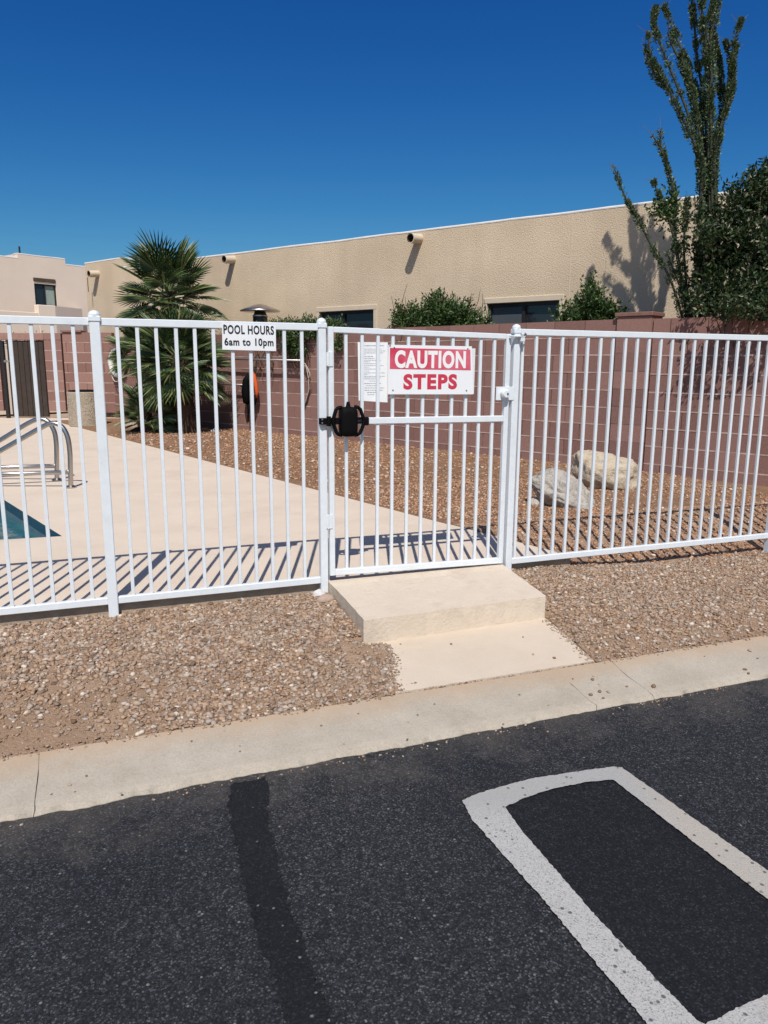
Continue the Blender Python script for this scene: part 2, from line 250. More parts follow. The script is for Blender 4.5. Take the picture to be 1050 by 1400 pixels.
M['tanrock'] = boulder_mat('tan_rock', (0.54, 0.43, 0.295), (0.66, 0.56, 0.42), (0.32, 0.285, 0.25))
M['pebble'] = plain('pebble_brown', (0.24, 0.165, 0.115), 0.9, 0, 0.2, 0.3, 60, 0.4)
M['palerock'] = plain('pale_stone', (0.62, 0.61, 0.60), 0.85, 0, 0.2, 0.2, 30, 0.4)
M['pinkrock'] = plain('pink_stone', (0.42, 0.315, 0.25), 0.85, 0, 0.2, 0.2, 30, 0.4)

# ------------------------------------------------------------------ mesh helpers
class MB:
    def __init__(s): s.v = []; s.f = []; s.mi = []
    def add(s, vs, fs, m=0):
        k = len(s.v); s.v += [tuple(p) for p in vs]; s.f += [tuple(i + k for i in f) for f in fs]; s.mi += [m] * len(fs); return s
    def box(s, x0, x1, y0, y1, z0, z1, bev=0.0, m=0):
        if bev <= 0:
            vs = [(x, y, z) for x in (x0, x1) for y in (y0, y1) for z in (z0, z1)]
            return s.add(vs, [(0, 1, 3, 2), (4, 6, 7, 5), (0, 4, 5, 1), (2, 3, 7, 6), (0, 2, 6, 4), (1, 5, 7, 3)], m)
        bm = bmesh.new(); bmesh.ops.create_cube(bm, size=1)
        for v in bm.verts: v.co = ((x0 + x1) / 2 + v.co.x * (x1 - x0), (y0 + y1) / 2 + v.co.y * (y1 - y0), (z0 + z1) / 2 + v.co.z * (z1 - z0))
        bmesh.ops.bevel(bm, geom=list(bm.edges), offset=bev, segments=1, affect='EDGES', profile=0.5)
        return s.bm(bm, m)
    def bm(s, bm, m=0):
        bm.verts.index_update(); s.add([v.co[:] for v in bm.verts], [[v.index for v in f.verts] for f in bm.faces], m); bm.free(); return s
    def tube(s, pts, r, n=8, m=0, closed=False, caps=True):
        pts = [Vector(p) for p in pts]; N = len(pts); rs = r if isinstance(r, (list, tuple)) else [r] * N; k = len(s.v); prev = None; vs = []; fs = []
        for i, p in enumerate(pts):
            if closed: d = pts[(i + 1) % N] - pts[i - 1]
            else: d = pts[min(i + 1, N - 1)] - pts[max(i - 1, 0)]
            d.normalize()
            if prev is None: a = d.orthogonal().normalized()
            else:
                a = prev - d * prev.dot(d)
                a = d.orthogonal().normalized() if a.length < 1e-6 else a.normalized()
            prev = a; b2 = d.cross(a)
            for j in range(n):
                t = 2 * math.pi * j / n; vs.append(p + (a * math.cos(t) + b2 * math.sin(t)) * rs[i])
        for i in range(N if closed else N - 1):
            for j in range(n):
                i2 = (i + 1) % N; fs.append((i * n + j, i * n + (j + 1) % n, i2 * n + (j + 1) % n, i2 * n + j))
        if caps and not closed: fs += [tuple(range(n))[::-1], tuple((N - 1) * n + j for j in range(n))]
        return s.add(vs, fs, m)
    def lathe(s, prof, c=(0, 0, 0), n=20, m=0, jit=0.0):
        vs = []; fs = []
        for (r, z) in prof:
            for j in range(n):
                t = 2 * math.pi * j / n; q = r * (1 + random.uniform(-jit, jit)); vs.append((c[0] + q * math.cos(t), c[1] + q * math.sin(t), c[2] + z))
        P = len(prof)
        for i in range(P - 1):
            for j in range(n): fs.append((i * n + j, i * n + (j + 1) % n, (i + 1) * n + (j + 1) % n, (i + 1) * n + j))
        fs += [tuple(range(n))[::-1], tuple((P - 1) * n + j for j in range(n))]; return s.add(vs, fs, m)
    def prism(s, poly, z0, z1, m=0):
        """poly: list of xy, z0/z1 number or callable(x,y)"""
        N = len(poly); g0 = z0 if callable(z0) else (lambda x, y: z0); g1 = z1 if callable(z1) else (lambda x, y: z1)
        vs = [(x, y, g0(x, y)) for x, y in poly] + [(x, y, g1(x, y)) for x, y in poly]
        fs = [(i, (i + 1) % N, N + (i + 1) % N, N + i) for i in range(N)]
        tr = tessellate_polygon([[Vector((x, y, 0)) for x, y in poly]])
        for t in tr: fs.append(tuple(t)); fs.append(tuple(N + i for i in t))
        return s.add(vs, fs, m)
    def build(s, name, mats, parent=None, smooth=False, recalc=True):
        me = bpy.data.meshes.new(name); me.from_pydata(s.v, [], s.f)
        if not isinstance(mats, (list, tuple)): mats = [mats]
        for q in mats: me.materials.append(q)
        if len(mats) > 1: me.polygons.foreach_set('material_index', s.mi)
        if recalc:
            bm = bmesh.new(); bm.from_mesh(me); bmesh.ops.recalc_face_normals(bm, faces=bm.faces); bm.to_mesh(me); bm.free()
        if smooth: me.polygons.foreach_set('use_smooth', [True] * len(me.polygons))
        return link(name, me, parent)
def link(name, me, parent=None):
    o = bpy.data.objects.new(name, me); COL.objects.link(o)
    if parent: o.parent = parent
    return o
def fast_mesh(name, V, F, mat, parent=None):
    """numpy arrays -> mesh (all faces same vertex count)"""
    me = bpy.data.meshes.new(name); k = F.shape[1]
    me.vertices.add(len(V)); me.vertices.foreach_set('co', V.astype(np.float32).ravel())
    me.loops.add(F.size); me.loops.foreach_set('vertex_index', F.astype(np.int32).ravel())
    me.polygons.add(len(F)); me.polygons.foreach_set('loop_start', np.arange(0, F.size, k, dtype=np.int32)); me.polygons.foreach_set('loop_total', np.full(len(F), k, np.int32))
    me.materials.append(mat); me.update(calc_edges=True); me.validate(); return link(name, me, parent)
def thing(name, label, cat, loc=(0, 0, 0), rz=0.0, group=None):
    o = bpy.data.objects.new(name, None); COL.objects.link(o); o.empty_display_size = 0.1
    o.location = loc; o.rotation_euler = (0, 0, rz); o['label'] = label; o['category'] = cat
    if group: o['group'] = group
    return o
def tag(o, label, cat, group=None):
    o['label'] = label; o['category'] = cat
    if group: o['group'] = group
    return o
def struct(o, kind='structure'): o['kind'] = kind; return o
def soft(o, w, seg=2):
    md = o.modifiers.new('bevel', 'BEVEL'); md.width = w; md.segments = seg; md.limit_method = 'ANGLE'; return o

# ------------------------------------------------------------------ levels of the ground (fence coordinates u along, v away)
ROAD_Z = -0.2145
def u_edge(v): return 1.316 - 0.271 * v                 # right edge of the pool deck
def sm(t): t = max(0.0, min(1.0, t)); return t * t * (3 - 2 * t)
def fence_z(u):                                          # soil height under the fence line
    if u < 0.2: return -0.068
    return -0.050 - 0.065 * sm((u - 0.9) / 1.2)
def slab_z(v): return -0.127 - 0.028 * (-v - 0.70) / 0.52
def bed_z(u, v):
    z = bed_raw(u, v)
    if v < -0.66:
        if u < 0.1: k = sm((uL(v) - u) / 0.14)
        else: k = sm((u - uR(v)) / 0.10)
        z = (slab_z(min(v, -0.70)) + 0.004) * (1 - k) + z * k
    return z
def bed_raw(u, v):
    if v <= 0:
        t = (v + 1.235) / 1.235
        return -0.162 + (fence_z(u) + 0.162) * t + 0.022 * math.sin(math.pi * max(0, min(1, t)))
    e = sm((u - u_edge(v)) / 0.5)
    z = fence_z(u) * (1 - sm(v / 0.95)) + 0.001 + 0.035 * sm((v - 0.8) / 5) * e
    return z + 0.004 * (1 - e) * sm((v - 0.3) / 0.6) + 0.02 * noise.noise((u * 0.8, v * 0.8, 3.1)) * sm(v / 1.5) * e
def bump_z(u, v): return (1.0 if v < 0.9 else sm((u - u_edge(v)) / 0.2)) * bump_n(u, v)
def bump_n(u, v): return 0.008 * noise.noise((u * 5, v * 5, 0)) + 0.004 * noise.noise((u * 17, v * 17, 4))
def sheet(name, rows, mat):
    """rows: list of equal-length lists of world points"""
    nc = len(rows[0]); b = MB(); vs = [p for r in rows for p in r]
    fs = [(i * nc + j, i * nc + j + 1, (i + 1) * nc + j + 1, (i + 1) * nc + j) for i in range(len(rows) - 1) for j in range(nc - 1)]
    b.add(vs, fs); return struct(b.build(name, mat, None, True))
b = MB(); b.add([(-600, -600, -0.45), (600, -600, -0.45), (600, 900, -0.45), (-600, 900, -0.45)], [(0, 1, 2, 3)]); struct(b.build('ground', M['desert']))
b = MB(); b.add([(-14, -1.50, ROAD_Z), (14, -1.50, ROAD_Z), (14, -13, ROAD_Z), (-14, -13, ROAD_Z)], [(0, 1, 2, 3)])
road = struct(b.build('road', M['asphalt'])); road.location = FE.o; road.rotation_euler = (0, 0, FE.a)
# painted marks, surveyed on the road plane
def road_poly(name, pix, dz, mat, jitter=0.0):
    pts = []
    for i in range(len(pix)):
        a, c = Vector(pix[i]), Vector(pix[(i + 1) % len(pix)])
        k = max(1, int((c - a).length / 3.5)) if jitter else 1
        for j in range(k):
            q = a.lerp(c, j / k); w = pz(q.x, q.y, ROAD_Z); pts.append((w.x + random.uniform(-jitter, jitter), w.y + random.uniform(-jitter, jitter)))
    bb = MB(); bb.add([(x, y, ROAD_Z + dz) for x, y in pts], [tuple(t) for t in tessellate_polygon([[Vector((x, y, 0)) for x, y in pts]])])
    return struct(bb.build(name, mat))
LI = [(690, 1106), (716, 1142), (760, 1193), (820, 1262), (880, 1325), (954, 1400), (1003, 1450)]
TI = [(690, 1106), (704, 1100), (722, 1092), (742, 1085), (765, 1079), (800, 1072), (838, 1068.5)]
RI = [(838, 1068.5), (930, 1140), (1050, 1233), (1130, 1295)]
TO = [(632, 1097), (655, 1087), (690, 1077), (725, 1067), (765, 1061), (810, 1054), (840, 1051), (850, 1052)]
RO = [(850, 1052), (880, 1073), (960, 1130), (1050, 1194), (1150, 1266)]
LO = [(632, 1097), (646, 1124), (690, 1174), (740, 1230), (800, 1303), (882, 1400), (925, 1450)]
def bottom(): return [(1003, 1450), (965, 1404), (1000, 1385), (1050, 1362), (1130, 1318)]
road_poly('painted_patch', TI[:-1] + RI + [(1130, 1318), (1050, 1362), (1000, 1385), (965, 1404), (954, 1400)] + LI[4:1:-1] + [LI[1]], 0.004, M['blackpaint'], 0.002)
BI, BO = [(965, 1404), (1000, 1385), (1050, 1362), (1130, 1318)], [(1170, 1370), (1060, 1430), (1000, 1462)]
road_poly('parking_line', LO[::-1][:-1] + TO[:-1] + RO + [(1170, 1370), (1130, 1318), (1130, 1295)] + RI[::-1][1:-1] + TI[::-1] + LI[1:-1] + [(965, 1404)] + BI[1:] + BO + [(925, 1450)], 0.008, M['line'], 0.0022)
SL = [(318, 1072), (312, 1090), (312, 1110), (322, 1150), (333, 1200), (343, 1250), (360, 1300), (380, 1350), (393, 1400), (425, 1500), (470, 1620)]
SR = [(560, 1620), (500, 1500), (457, 1400), (437, 1350), (418, 1300), (400, 1250), (385, 1200), (372, 1150), (364, 1110), (368, 1085), (362, 1064)]
road_poly('crack_seal', SL + SR, 0.004, M['sealer'], 0.008)

# kerb: segments with recessed joints
kerb = struct(MB().box(-9, 9, -1.53, -1.25, -0.30, -0.215).build('kerb', M['kerb'])); kerb.location = FE.o; kerb.rotation_euler = (0, 0, FE.a)
joints = [-9, -6.2, -3.6]
for (x, y) in ((50, 1090), (784, 938), (864, 927)):
    p = FE.loc(pz(x, y, -0.175)); joints.append(p[0])
joints += [joints[-1] + 1.6, joints[-1] + 3.9, 9]
JW = [0.006] * len(joints)
for i in range(len(joints) - 1):
    u0, u1 = joints[i] + 0.0017, joints[i + 1] - 0.0017; nS = max(2, int((u1 - u0) / 0.012)); vs = []; fs = []
    prof = [(-1.232, -0.30), (-1.232, -0.160), (-1.240, -0.155), (-1.38, -0.172), (-1.515, -0.190), (-1.545, -0.198), (-1.556, -0.2125), (-1.558, -0.30)]
    for j in range(nS + 1):
        u = u0 + (u1 - u0) * j / nS
        for k, (v, z) in enumerate(prof):
            e = 0.014 * noise.noise((u * 7, k * .3, 1)) + 0.007 * noise.noise((u * 30, k * 1.3, 5)) + 0.0025 * noise.noise((u * 90, k * 2.3, 5)) if k >= 5 else (0.005 * noise.noise((u * 7, 0, 8)) if k < 3 else 0)
            ju = sum(0.02 * noise.noise((k * 0.8, jj, 1.5)) for jj, q in ((i, j == 0), (i + 1, j == nS)) if q); vs.append((u + ju, v + e, z + 0.002 * noise.noise((u * 6, k, 2))))
    P = len(prof)
    for j in range(nS):
        for k in range(P - 1): fs.append((j * P + k, j * P + k + 1, (j + 1) * P + k + 1, (j + 1) * P + k))
    fs += [tuple(range(P)), tuple(nS * P + k for k in range(P))]
    MB().add(vs, fs).build('kerb_segment', M['kerb'], kerb)

# pool deck with the pool cut out
P0 = Vector((-2.305, 5.222)); E1 = Vector((-0.382, -0.124)).normalized(); E2 = Vector((-1.142, 1.447)).normalized()
pool = [P0, P0 + E1 * 6, P0 + E1 * 6 + E2 * 9, P0 + E2 * 9]
e0, e1 = FE.w(u_edge(0.012), 0.012), FE.w(u_edge(9.6), 9.6)
d_left = FE.w(-9, 0.012)
outer = [d_left.xy, e0.xy, e1.xy, Vector((-5.9, 14.9)), Vector((-6.3, 17.1)), Vector((-14, 17.1))]
loops = [[Vector((p.x, p.y, 0)) for p in outer], [Vector((p.x, p.y, 0)) for p in pool]]
flat = [p for lp in loops for p in lp]
b = MB(); b.add([(p.x, p.y, 0) for p in flat], [tuple(t) for t in tessellate_polygon(loops)])
deck = struct(b.build('pool_deck', M['concrete']))
for p in deck.data.polygons:
    if p.normal.z < 0: p.flip()
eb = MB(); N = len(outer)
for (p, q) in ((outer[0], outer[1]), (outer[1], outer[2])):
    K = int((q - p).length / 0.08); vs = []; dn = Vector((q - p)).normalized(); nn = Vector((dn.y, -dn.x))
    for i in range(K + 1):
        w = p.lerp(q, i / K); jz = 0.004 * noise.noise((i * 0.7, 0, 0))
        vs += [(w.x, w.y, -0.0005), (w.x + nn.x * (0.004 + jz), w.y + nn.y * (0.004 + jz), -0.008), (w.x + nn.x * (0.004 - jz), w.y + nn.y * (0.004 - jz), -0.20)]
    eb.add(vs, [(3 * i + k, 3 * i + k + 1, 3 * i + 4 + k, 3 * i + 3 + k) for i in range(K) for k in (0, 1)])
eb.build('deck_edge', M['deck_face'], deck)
pb = MB()
for i in range(4):
    p, q = pool[i], pool[(i + 1) % 4]
    pb.add([(p.x, p.y, -0.0005), (q.x, q.y, -0.0005), (q.x, q.y, -0.085), (p.x, p.y, -0.085)], [(0, 1, 2, 3)], 0)
    pb.add([(p.x, p.y, -0.085), (q.x, q.y, -0.085), (q.x, q.y, -0.6), (p.x, p.y, -0.6)], [(0, 1, 2, 3)], 1)
pb.build('tile_band', [M['tile'], M['tileline']], deck)
b = MB(); b.add([(p.x, p.y, -0.125) for p in pool], [(0, 1, 2, 3)]); struct(b.build('water', M['water']))

# entry step and slab
def fprism(name, poly_uv, z0, z1, mat, bev):
    o = MB().prism(poly_uv, z0, z1).build(name, mat); o.location = FE.o; o.rotation_euler = (0, 0, FE.a); soft(o, bev, 3); return struct(o)
stp = [(-0.345, 0.004), (-0.350, -0.30), (-0.372, -0.698), (-0.360, -0.706), (0.0, -0.695), (0.40, -0.682), (0.678, -0.676), (0.686, -0.66), (0.74, -0.33), (0.792, 0.004)]
def worn(poly, amp):
    out = []
    for i in range(len(poly)):
        (x0, y0), (x1, y1) = poly[i], poly[(i + 1) % len(poly)]; k = max(1, int(math.hypot(x1 - x0, y1 - y0) / 0.03))
        for j in range(k):
            x, y = x0 + (x1 - x0) * j / k, y0 + (y1 - y0) * j / k; out.append((x + amp * noise.noise((x * 14, y * 14, 3)) + amp * 0.5 * noise.noise((x * 50, y * 50, 7)), y + amp * noise.noise((x * 14, y * 14, 11)) + amp * 0.5 * noise.noise((x * 50, y * 50, 15)) if y < -0.03 else y))
    return out
fprism('entry_step', worn(stp, 0.0045), -0.25, lambda u, v: -0.002 if v > -0.1 else -0.004, M['step'], 0.011)
slab = [(-0.44 + 1.046 * i / 60, -1.217 + 0.006 * noise.noise((i * 0.37, 0, 4)) + 0.004 * noise.noise((i * 1.7, 2, 4))) for i in range(61)] + [ (0.66, -0.90), (0.70, -0.60), (-0.36, -0.60)]
fprism('entry_slab', slab, -0.30, lambda u, v: -0.127 - 0.028 * (-v - 0.70) / 0.52 if v < -0.7 else -0.125, M['slab'], 0.008)

# planted beds (soil sheets)
def uL(v): return -0.36 if v > -0.70 else -0.36 + 0.055 * sm((-0.70 - v) / 0.06) - 0.11 * sm((-0.74 - v) / 0.48)
def uR(v): return 0.786 + v * 0.157 if v > -0.68 else (0.688 if v > -0.70 else 0.684 + (v + 0.70) * 0.152)
VS = [-1.236 + 1.246 * i / 40 for i in range(41)]
rows = []
for v in VS: rows.append([FE.w(u, v, bed_z(u, v) + bump_z(u, v)) for u in [(-7.5 + (uL(v) + 7.5) * (1 - (1 - j / 110) ** 1.5)) for j in range(111)]])
sheet('gravel_bed', rows, M['soil'])
rows = []
for v in VS + [0.05 + 0.1 * i for i in range(12)]:
    us = uR(min(v, 0)) if v <= 0.01 else u_edge(v) - 0.003
    rows.append([FE.w(u, v, bed_z(u, v) + bump_z(u, v)) for u in [us + (8 - us) * (j / 110) ** 1.5 for j in range(111)]])
sheet('gravel_bed', rows, M['soil'])
rows = []
for i in range(90):
    v = 1.15 + 12.5 * (i / 89) ** 1.3; us = u_edge(v) - 0.04
    rows.append([FE.w(u, v, bed_z(u, v) + bump_z(u, v) if j else -0.05) for j, u in enumerate([us + 11 * (j / 80) ** 1.4 for j in range(81)])])
sheet('gravel_bed', rows, M['redsoil'])

# gravel: real stones, far too many to count
ICO = bmesh.new(); bmesh.ops.create_icosphere(ICO, subdivisions=1, radius=1); ICO.verts.index_update()
IV = np.array([v.co[:] for v in ICO.verts]); IF = np.array([[v.index for v in f.verts] for f in ICO.faces]); ICO.free()
CV = np.array([(x, y, z) for x in (-.75, .75) for y in (-.75, .75) for z in (-.75, .75)]); CF = np.array([(0, 1, 3), (0, 3, 2), (4, 6, 7), (4, 7, 5), (0, 4, 5), (0, 5, 1), (2, 3, 7), (2, 7, 6), (0, 2, 6), (0, 6, 4), (1, 5, 7), (1, 7, 3)])
def stones(name, pts, sizes, mat, BV=IV, BF=IF):
    n = len(pts); k = len(BV)
    V = np.repeat(BV[None], n, 0) * (1 + rng.uniform(-0.32, 0.32, (n, k, 1))) + rng.normal(0, 0.10, (n, k, 3))
    V *= np.stack([rng.uniform(0.7, 1.35, n), rng.uniform(0.6, 1.0, n), rng.uniform(0.35, 0.75, n)], 1)[:, None, :]
    a = rng.uniform(0, 2 * np.pi, n); t = rng.normal(0, 0.35, n); ca, sa, ct, st = np.cos(a), np.sin(a), np.cos(t), np.sin(t)
    x, y, z = V[..., 0], V[..., 1], V[..., 2]
    y2 = y * ct[:, None] - z * st[:, None]; z2 = y * st[:, None] + z * ct[:, None]
    V = np.stack([x * ca[:, None] - y2 * sa[:, None], x * sa[:, None] + y2 * ca[:, None], z2], -1) * sizes[:, None, None] + np.array(pts)[:, None, :]
    F = (np.repeat(BF[None], n, 0) + (np.arange(n) * k)[:, None, None]).reshape(-1, 3)
    return struct(fast_mesh(name, V.reshape(-1, 3), F, mat), 'stuff')
def scatter(n, test, umin, umax, vmin, vmax, smin, smax, dens=None, lift=0.25, power=2.2):
    P, S = [], []
    for _ in range(n):
        u = random.uniform(umin, umax); v = random.uniform(vmin, vmax)
        if not test(u, v): continue
        if dens and random.random() > dens(u, v): continue
        s = smin + (smax - smin) * random.random() ** power
        w = FE.w(u, v, bed_z(u, v) + bump_z(u, v) + s * lift); P.append(w[:]); S.append(s)
    return P, np.array(S)
def dens_out(u, v):
    d = 0.92 + 0.55 * noise.noise((u * 1.6, v * 2.2, 7.7))
    if v < -1.15: d -= 0.35 * (-1.15 - v) / 0.08
    if u < -1.0 and v < -0.72: d -= 0.52 * min(1, (-1.0 - u) / 0.7)
    if (u + 1.42) ** 2 + (v + 0.06) ** 2 < 0.03: d -= 0.5
    if u > 0.6 and v < -1.08: d -= 0.40
    if abs(u + 0.40) < 0.11 and -0.90 < v < -0.66: d -= 0.8
    return d
P, S = scatter(42000, lambda u, v: u < uL(v) - 0.004, -3.4, -0.28, -1.228, 0.0, 0.0045, 0.0165, dens_out, 0.28, 3.2)
stones('gravel', P, S, M['stones'])
P, S = scatter(44000, lambda u, v: u > uR(v) + 0.006, 0.58, 4.2, -1.228, 0.01, 0.0043, 0.0155, dens_out, 0.28, 3.2)
stones('gravel', P, S, M['stones'])
P, S = scatter(26000, lambda u, v: u < uL(v) - 0.002 or u > uR(v) + 0.002, -3.0, 3.2, -1.232, 0.0, 0.0018, 0.0048, None, 0.2)
stones('grit', P, S, M['stones'], CV, CF)
P, S = scatter(1500, lambda u, v: True, -2.6, 3.2, -1.262, -1.20, 0.003, 0.008, lambda u, v: (0.0 if -0.42 < u < 0.62 else 0.75), 0.5)
P = [(x, y, max(z, -0.160) + 0.006) for x, y, z in P]; stones('gravel', P, S, M['stones'])
P, S = [], []
for _ in range(420):
    v = random.uniform(-1.21, -0.72); u = uL(v) + abs(random.gauss(0, 0.03)); k = random.uniform(0.002, 0.0095) * (1 if u < uL(v) + 0.05 else 0.6)
    w = FE.w(u, v, slab_z(v) + k * 0.3); P.append(w[:]); S.append(k)
for _ in range(160):
    v = random.uniform(-1.21, -0.70); u = uR(v) - abs(random.gauss(0, 0.018)); k = random.uniform(0.002, 0.007); w = FE.w(u, v, slab_z(v) + k * 0.3); P.append(w[:]); S.append(k)
for _ in range(260):
    u = random.uniform(-0.40, 0.60); k = random.uniform(0.0015, 0.005) * (1.3 if noise.noise((u * 6, 0, 2)) > 0 else 0.7); w = FE.w(u, -1.226 + random.gauss(0, 0.004), -0.160 + k * 0.4); P.append(w[:]); S.append(k)
stones('gravel', P, np.array(S), M['stones'])
P, S = [], []
for _ in range(520):
    u = random.uniform(-2.6, 2.4); v = -1.562 - abs(random.gauss(0, 0.018 + 0.10 * max(0, noise.noise((u * 1.7, 0, 3)))))
    if random.random() > 0.4 + 0.9 * noise.noise((u * 2.1, 1, 9)): continue
    k = random.uniform(0.0015, 0.0055); w = FE.w(u, v, ROAD_Z + k * 0.3); P.append(w[:]); S.append(k)
stones('grit', P, np.array(S), M['stones'], CV, CF)
def dens_in(u, v): return 0.72 + 0.55 * noise.noise((u * 1.1, v * 1.1, 2.2)) - (0.28 if (u > 2.0 and v > 1.2) else 0)
P, S = scatter(26000, lambda u, v: u > u_edge(v) + 0.006 and u < 4.6 + 0.0 * v, 0.5, 4.6, 0.0, 3.0, 0.007, 0.0185, dens_in)
stones('gravel', P, S, M['redstones'])
P, S = scatter(26000, lambda u, v: u > u_edge(v) + 0.008 and u < u_edge(v) + 4.8, -1.8, 5.6, 2.6, 9.8, 0.010, 0.024, dens_in)
stones('gravel', P, S, M['redstones'], CV, CF)

# ------------------------------------------------------------------ block walls: every block an object
CH = 0.2032; ZT = 1.754
BLK = []
for k in range(4):
    bm = bmesh.new(); bmesh.ops.create_cube(bm, size=1)
    for v in bm.verts: v.co = (v.co.x * 1.0 + random.uniform(-.004, .004), v.co.y, v.co.z)
    me = bpy.data.meshes.new('block'); bm.to_mesh(me); bm.free(); me.materials.append(M['block']); BLK.append(me)
def put_block(parent, s0, s1, z0, z1, t0, depth, g=0.005):
    o = bpy.data.objects.new('block', random.choice(BLK)); COL.objects.link(o); o.parent = parent
    o.location = ((s0 + s1) / 2, t0 + depth / 2 + random.uniform(-0.002, 0.002), (z0 + z1) / 2)
    o.scale = (s1 - s0 - 2 * g, depth, z1 - z0 - 1.2 * g)
    o.rotation_euler = (0, 0, random.uniform(-0.004, 0.004)); return o
def block_run(parent, s0, s1, ztop, n, t0=0.0, ch=CH, L=0.4064, anchor=None, cap=False):
    anchor = s1 if anchor is None else anchor
    for c in range(n):
        z1 = ztop - c * ch; off = (L / 2 if c % 2 else 0); k0 = math.floor((s0 - anchor - off) / L)
        s = anchor + off + k0 * L
        while s < s1 - 1e-4:
            a, e = max(s, s0), min(s + L, s1)
            if e - a > 0.03: put_block(parent, a, e, z1 - ch, z1, t0, 0.19)
            s += L
    MB().box(s0 + 0.004, s1 - 0.004, t0 + 0.012, t0 + 0.18, ztop - n * ch, ztop - 0.012).build('mortar', M['block'], parent)
    for c in range(1, n): MB().box(s0 + 0.006, s1 - 0.006, t0 - 0.0026, t0 + 0.02, ztop - c * ch - 0.0072, ztop - c * ch + 0.0072).build('bed_joint', M['mortar'], parent)
sL = BW.at(148, 470)[0]; sP0 = BW.at(842, 480)[0]; sP1 = sP0 + 0.42; sR = sP1 + 4.3
w1 = thing('block_wall', 'long reddish brown block wall behind the gate, from the palms to the pillar', 'wall', BW.w(0, 0, 0), BW.a)
block_run(w1, sL, sP0 - 0.004, ZT, 9)
w2 = thing('block_pillar', 'reddish block pillar with a thin cap, in the wall behind the boulders', 'pillar', BW.w(0, 0, 0), BW.a)
for c in range(9): put_block(w2, sP0 + 0.002, sP1 - 0.002, ZT + 0.02 - (c + 1) * CH, ZT + 0.02 - c * CH, -0.03, 0.30)
MB().box(sP0 + 0.01, sP1 - 0.01, -0.026, 0.26, ZT - 9 * CH, ZT).build('mortar', M['mortar'], w2)
MB().box(sP0 - 0.02, sP1 + 0.01, -0.05, 0.29, ZT + 0.021, ZT + 0.066, 0.006).build('cap_block', M['block'], w2)
w3 = thing('block_wall', 'reddish block wall right of the pillar, under the dark leafy tree', 'wall', BW.w(0, 0, 0), BW.a)
block_run(w3, sP1 + 0.004, sR, ZT - 0.01, 9, 0.0, anchor=sP1 + 0.2)
# frontal wall with the brown door, far left
FY = BW.w(sL, 0).y - 0.05; FW2 = Frame((0, FY, 0), 0.0); CHF = 0.2215
def fx(x, y): return FW2.at(x, y)
zA = fx(60, 465.0)[1]; xD0 = fx(3, 520)[0]; xD1 = fx(62.5, 520)[0]; xJ = fx(89, 520)[0]; xE = BW.w(sL, 0).x + 0.12
zB = zA - 7 * CHF
w4 = thing('block_wall', 'short reddish block wall between brown door and palms, behind the speckled bin', 'wall', FW2.w(0, 0, 0))
block_run(w4, xD1 + 0.02, xJ - 0.025, zA + 0.155 - 0.0, 1, 0.0, 0.15); block_run(w4, xD1 + 0.02, xJ - 0.025, zA, 7, 0.0, CHF)
w6 = thing('block_wall', 'taller end piece of reddish block wall directly left of the palms', 'wall', FW2.w(0, 0, 0))
block_run(w6, xJ + 0.025, xE, zA + 0.17, 8, -0.05, CHF * 0.985); MB().box(xJ + 0.01, xJ + 0.46, -0.09, 0.2, zA + 0.171, zA + 0.215, 0.006).build('cap_block', M['block'], w6)
w5 = thing('block_wall', 'reddish block wall left of the brown door at the photo edge', 'wall', FW2.w(0, 0, 0))
block_run(w5, xD0 - 4.2, xD0 - 0.02, zA, 7, 0.0, CHF); 
w7 = MB().box(xD0 - 0.02, xD1 + 0.02, 0.0, 0.19, zA + 0.003, zA + 0.15, 0.004).build('lintel_block', M['block'], w4)
dr = thing('door', 'dark brown metal door in the block wall beside the speckled bin', 'door', FW2.w(0, 0, 0))
xa, xb = xD0 + 0.17, xD1 - 0.01; K = 7
for i in range(K):
    MB().box(xa + (xb - xa) * i / K + 0.003, xa + (xb - xa) * (i + 1) / K - 0.003, 0.03, 0.06, 0.04, zA - 0.03, 0.004).build('panel', M['bronze'], dr)
MB().box(xa - 0.03, xb + 0.005, 0.062, 0.09, 0.03, zA - 0.01).build('frame', M['bronze'], dr)
MB().box(xD0 + 0.02, xD0 + 0.09, -0.01, 0.07, 0.0, zA - 0.02, 0.005).build('door_post', M['frame'], dr)
MB().tube([(xa - 0.045, 0.0, 1.25), (xa - 0.045, -0.05, 1.25)], 0.028, 10).tube([(xa - 0.06, -0.05, 1.25), (xa + 0.06, -0.05, 1.25)], 0.012, 6).build('handle', M['alu'], dr)
tag(MB().box(fx(146, 570)[0], fx(165, 570)[0] + 0.1, -0.35, 0.02, -0.1, 0.035, 0.01).build('concrete_footing', M['kerb']), 'pale strip of concrete at the wall foot left of the palms', 'footing').location = FW2.w(0, 0, 0)

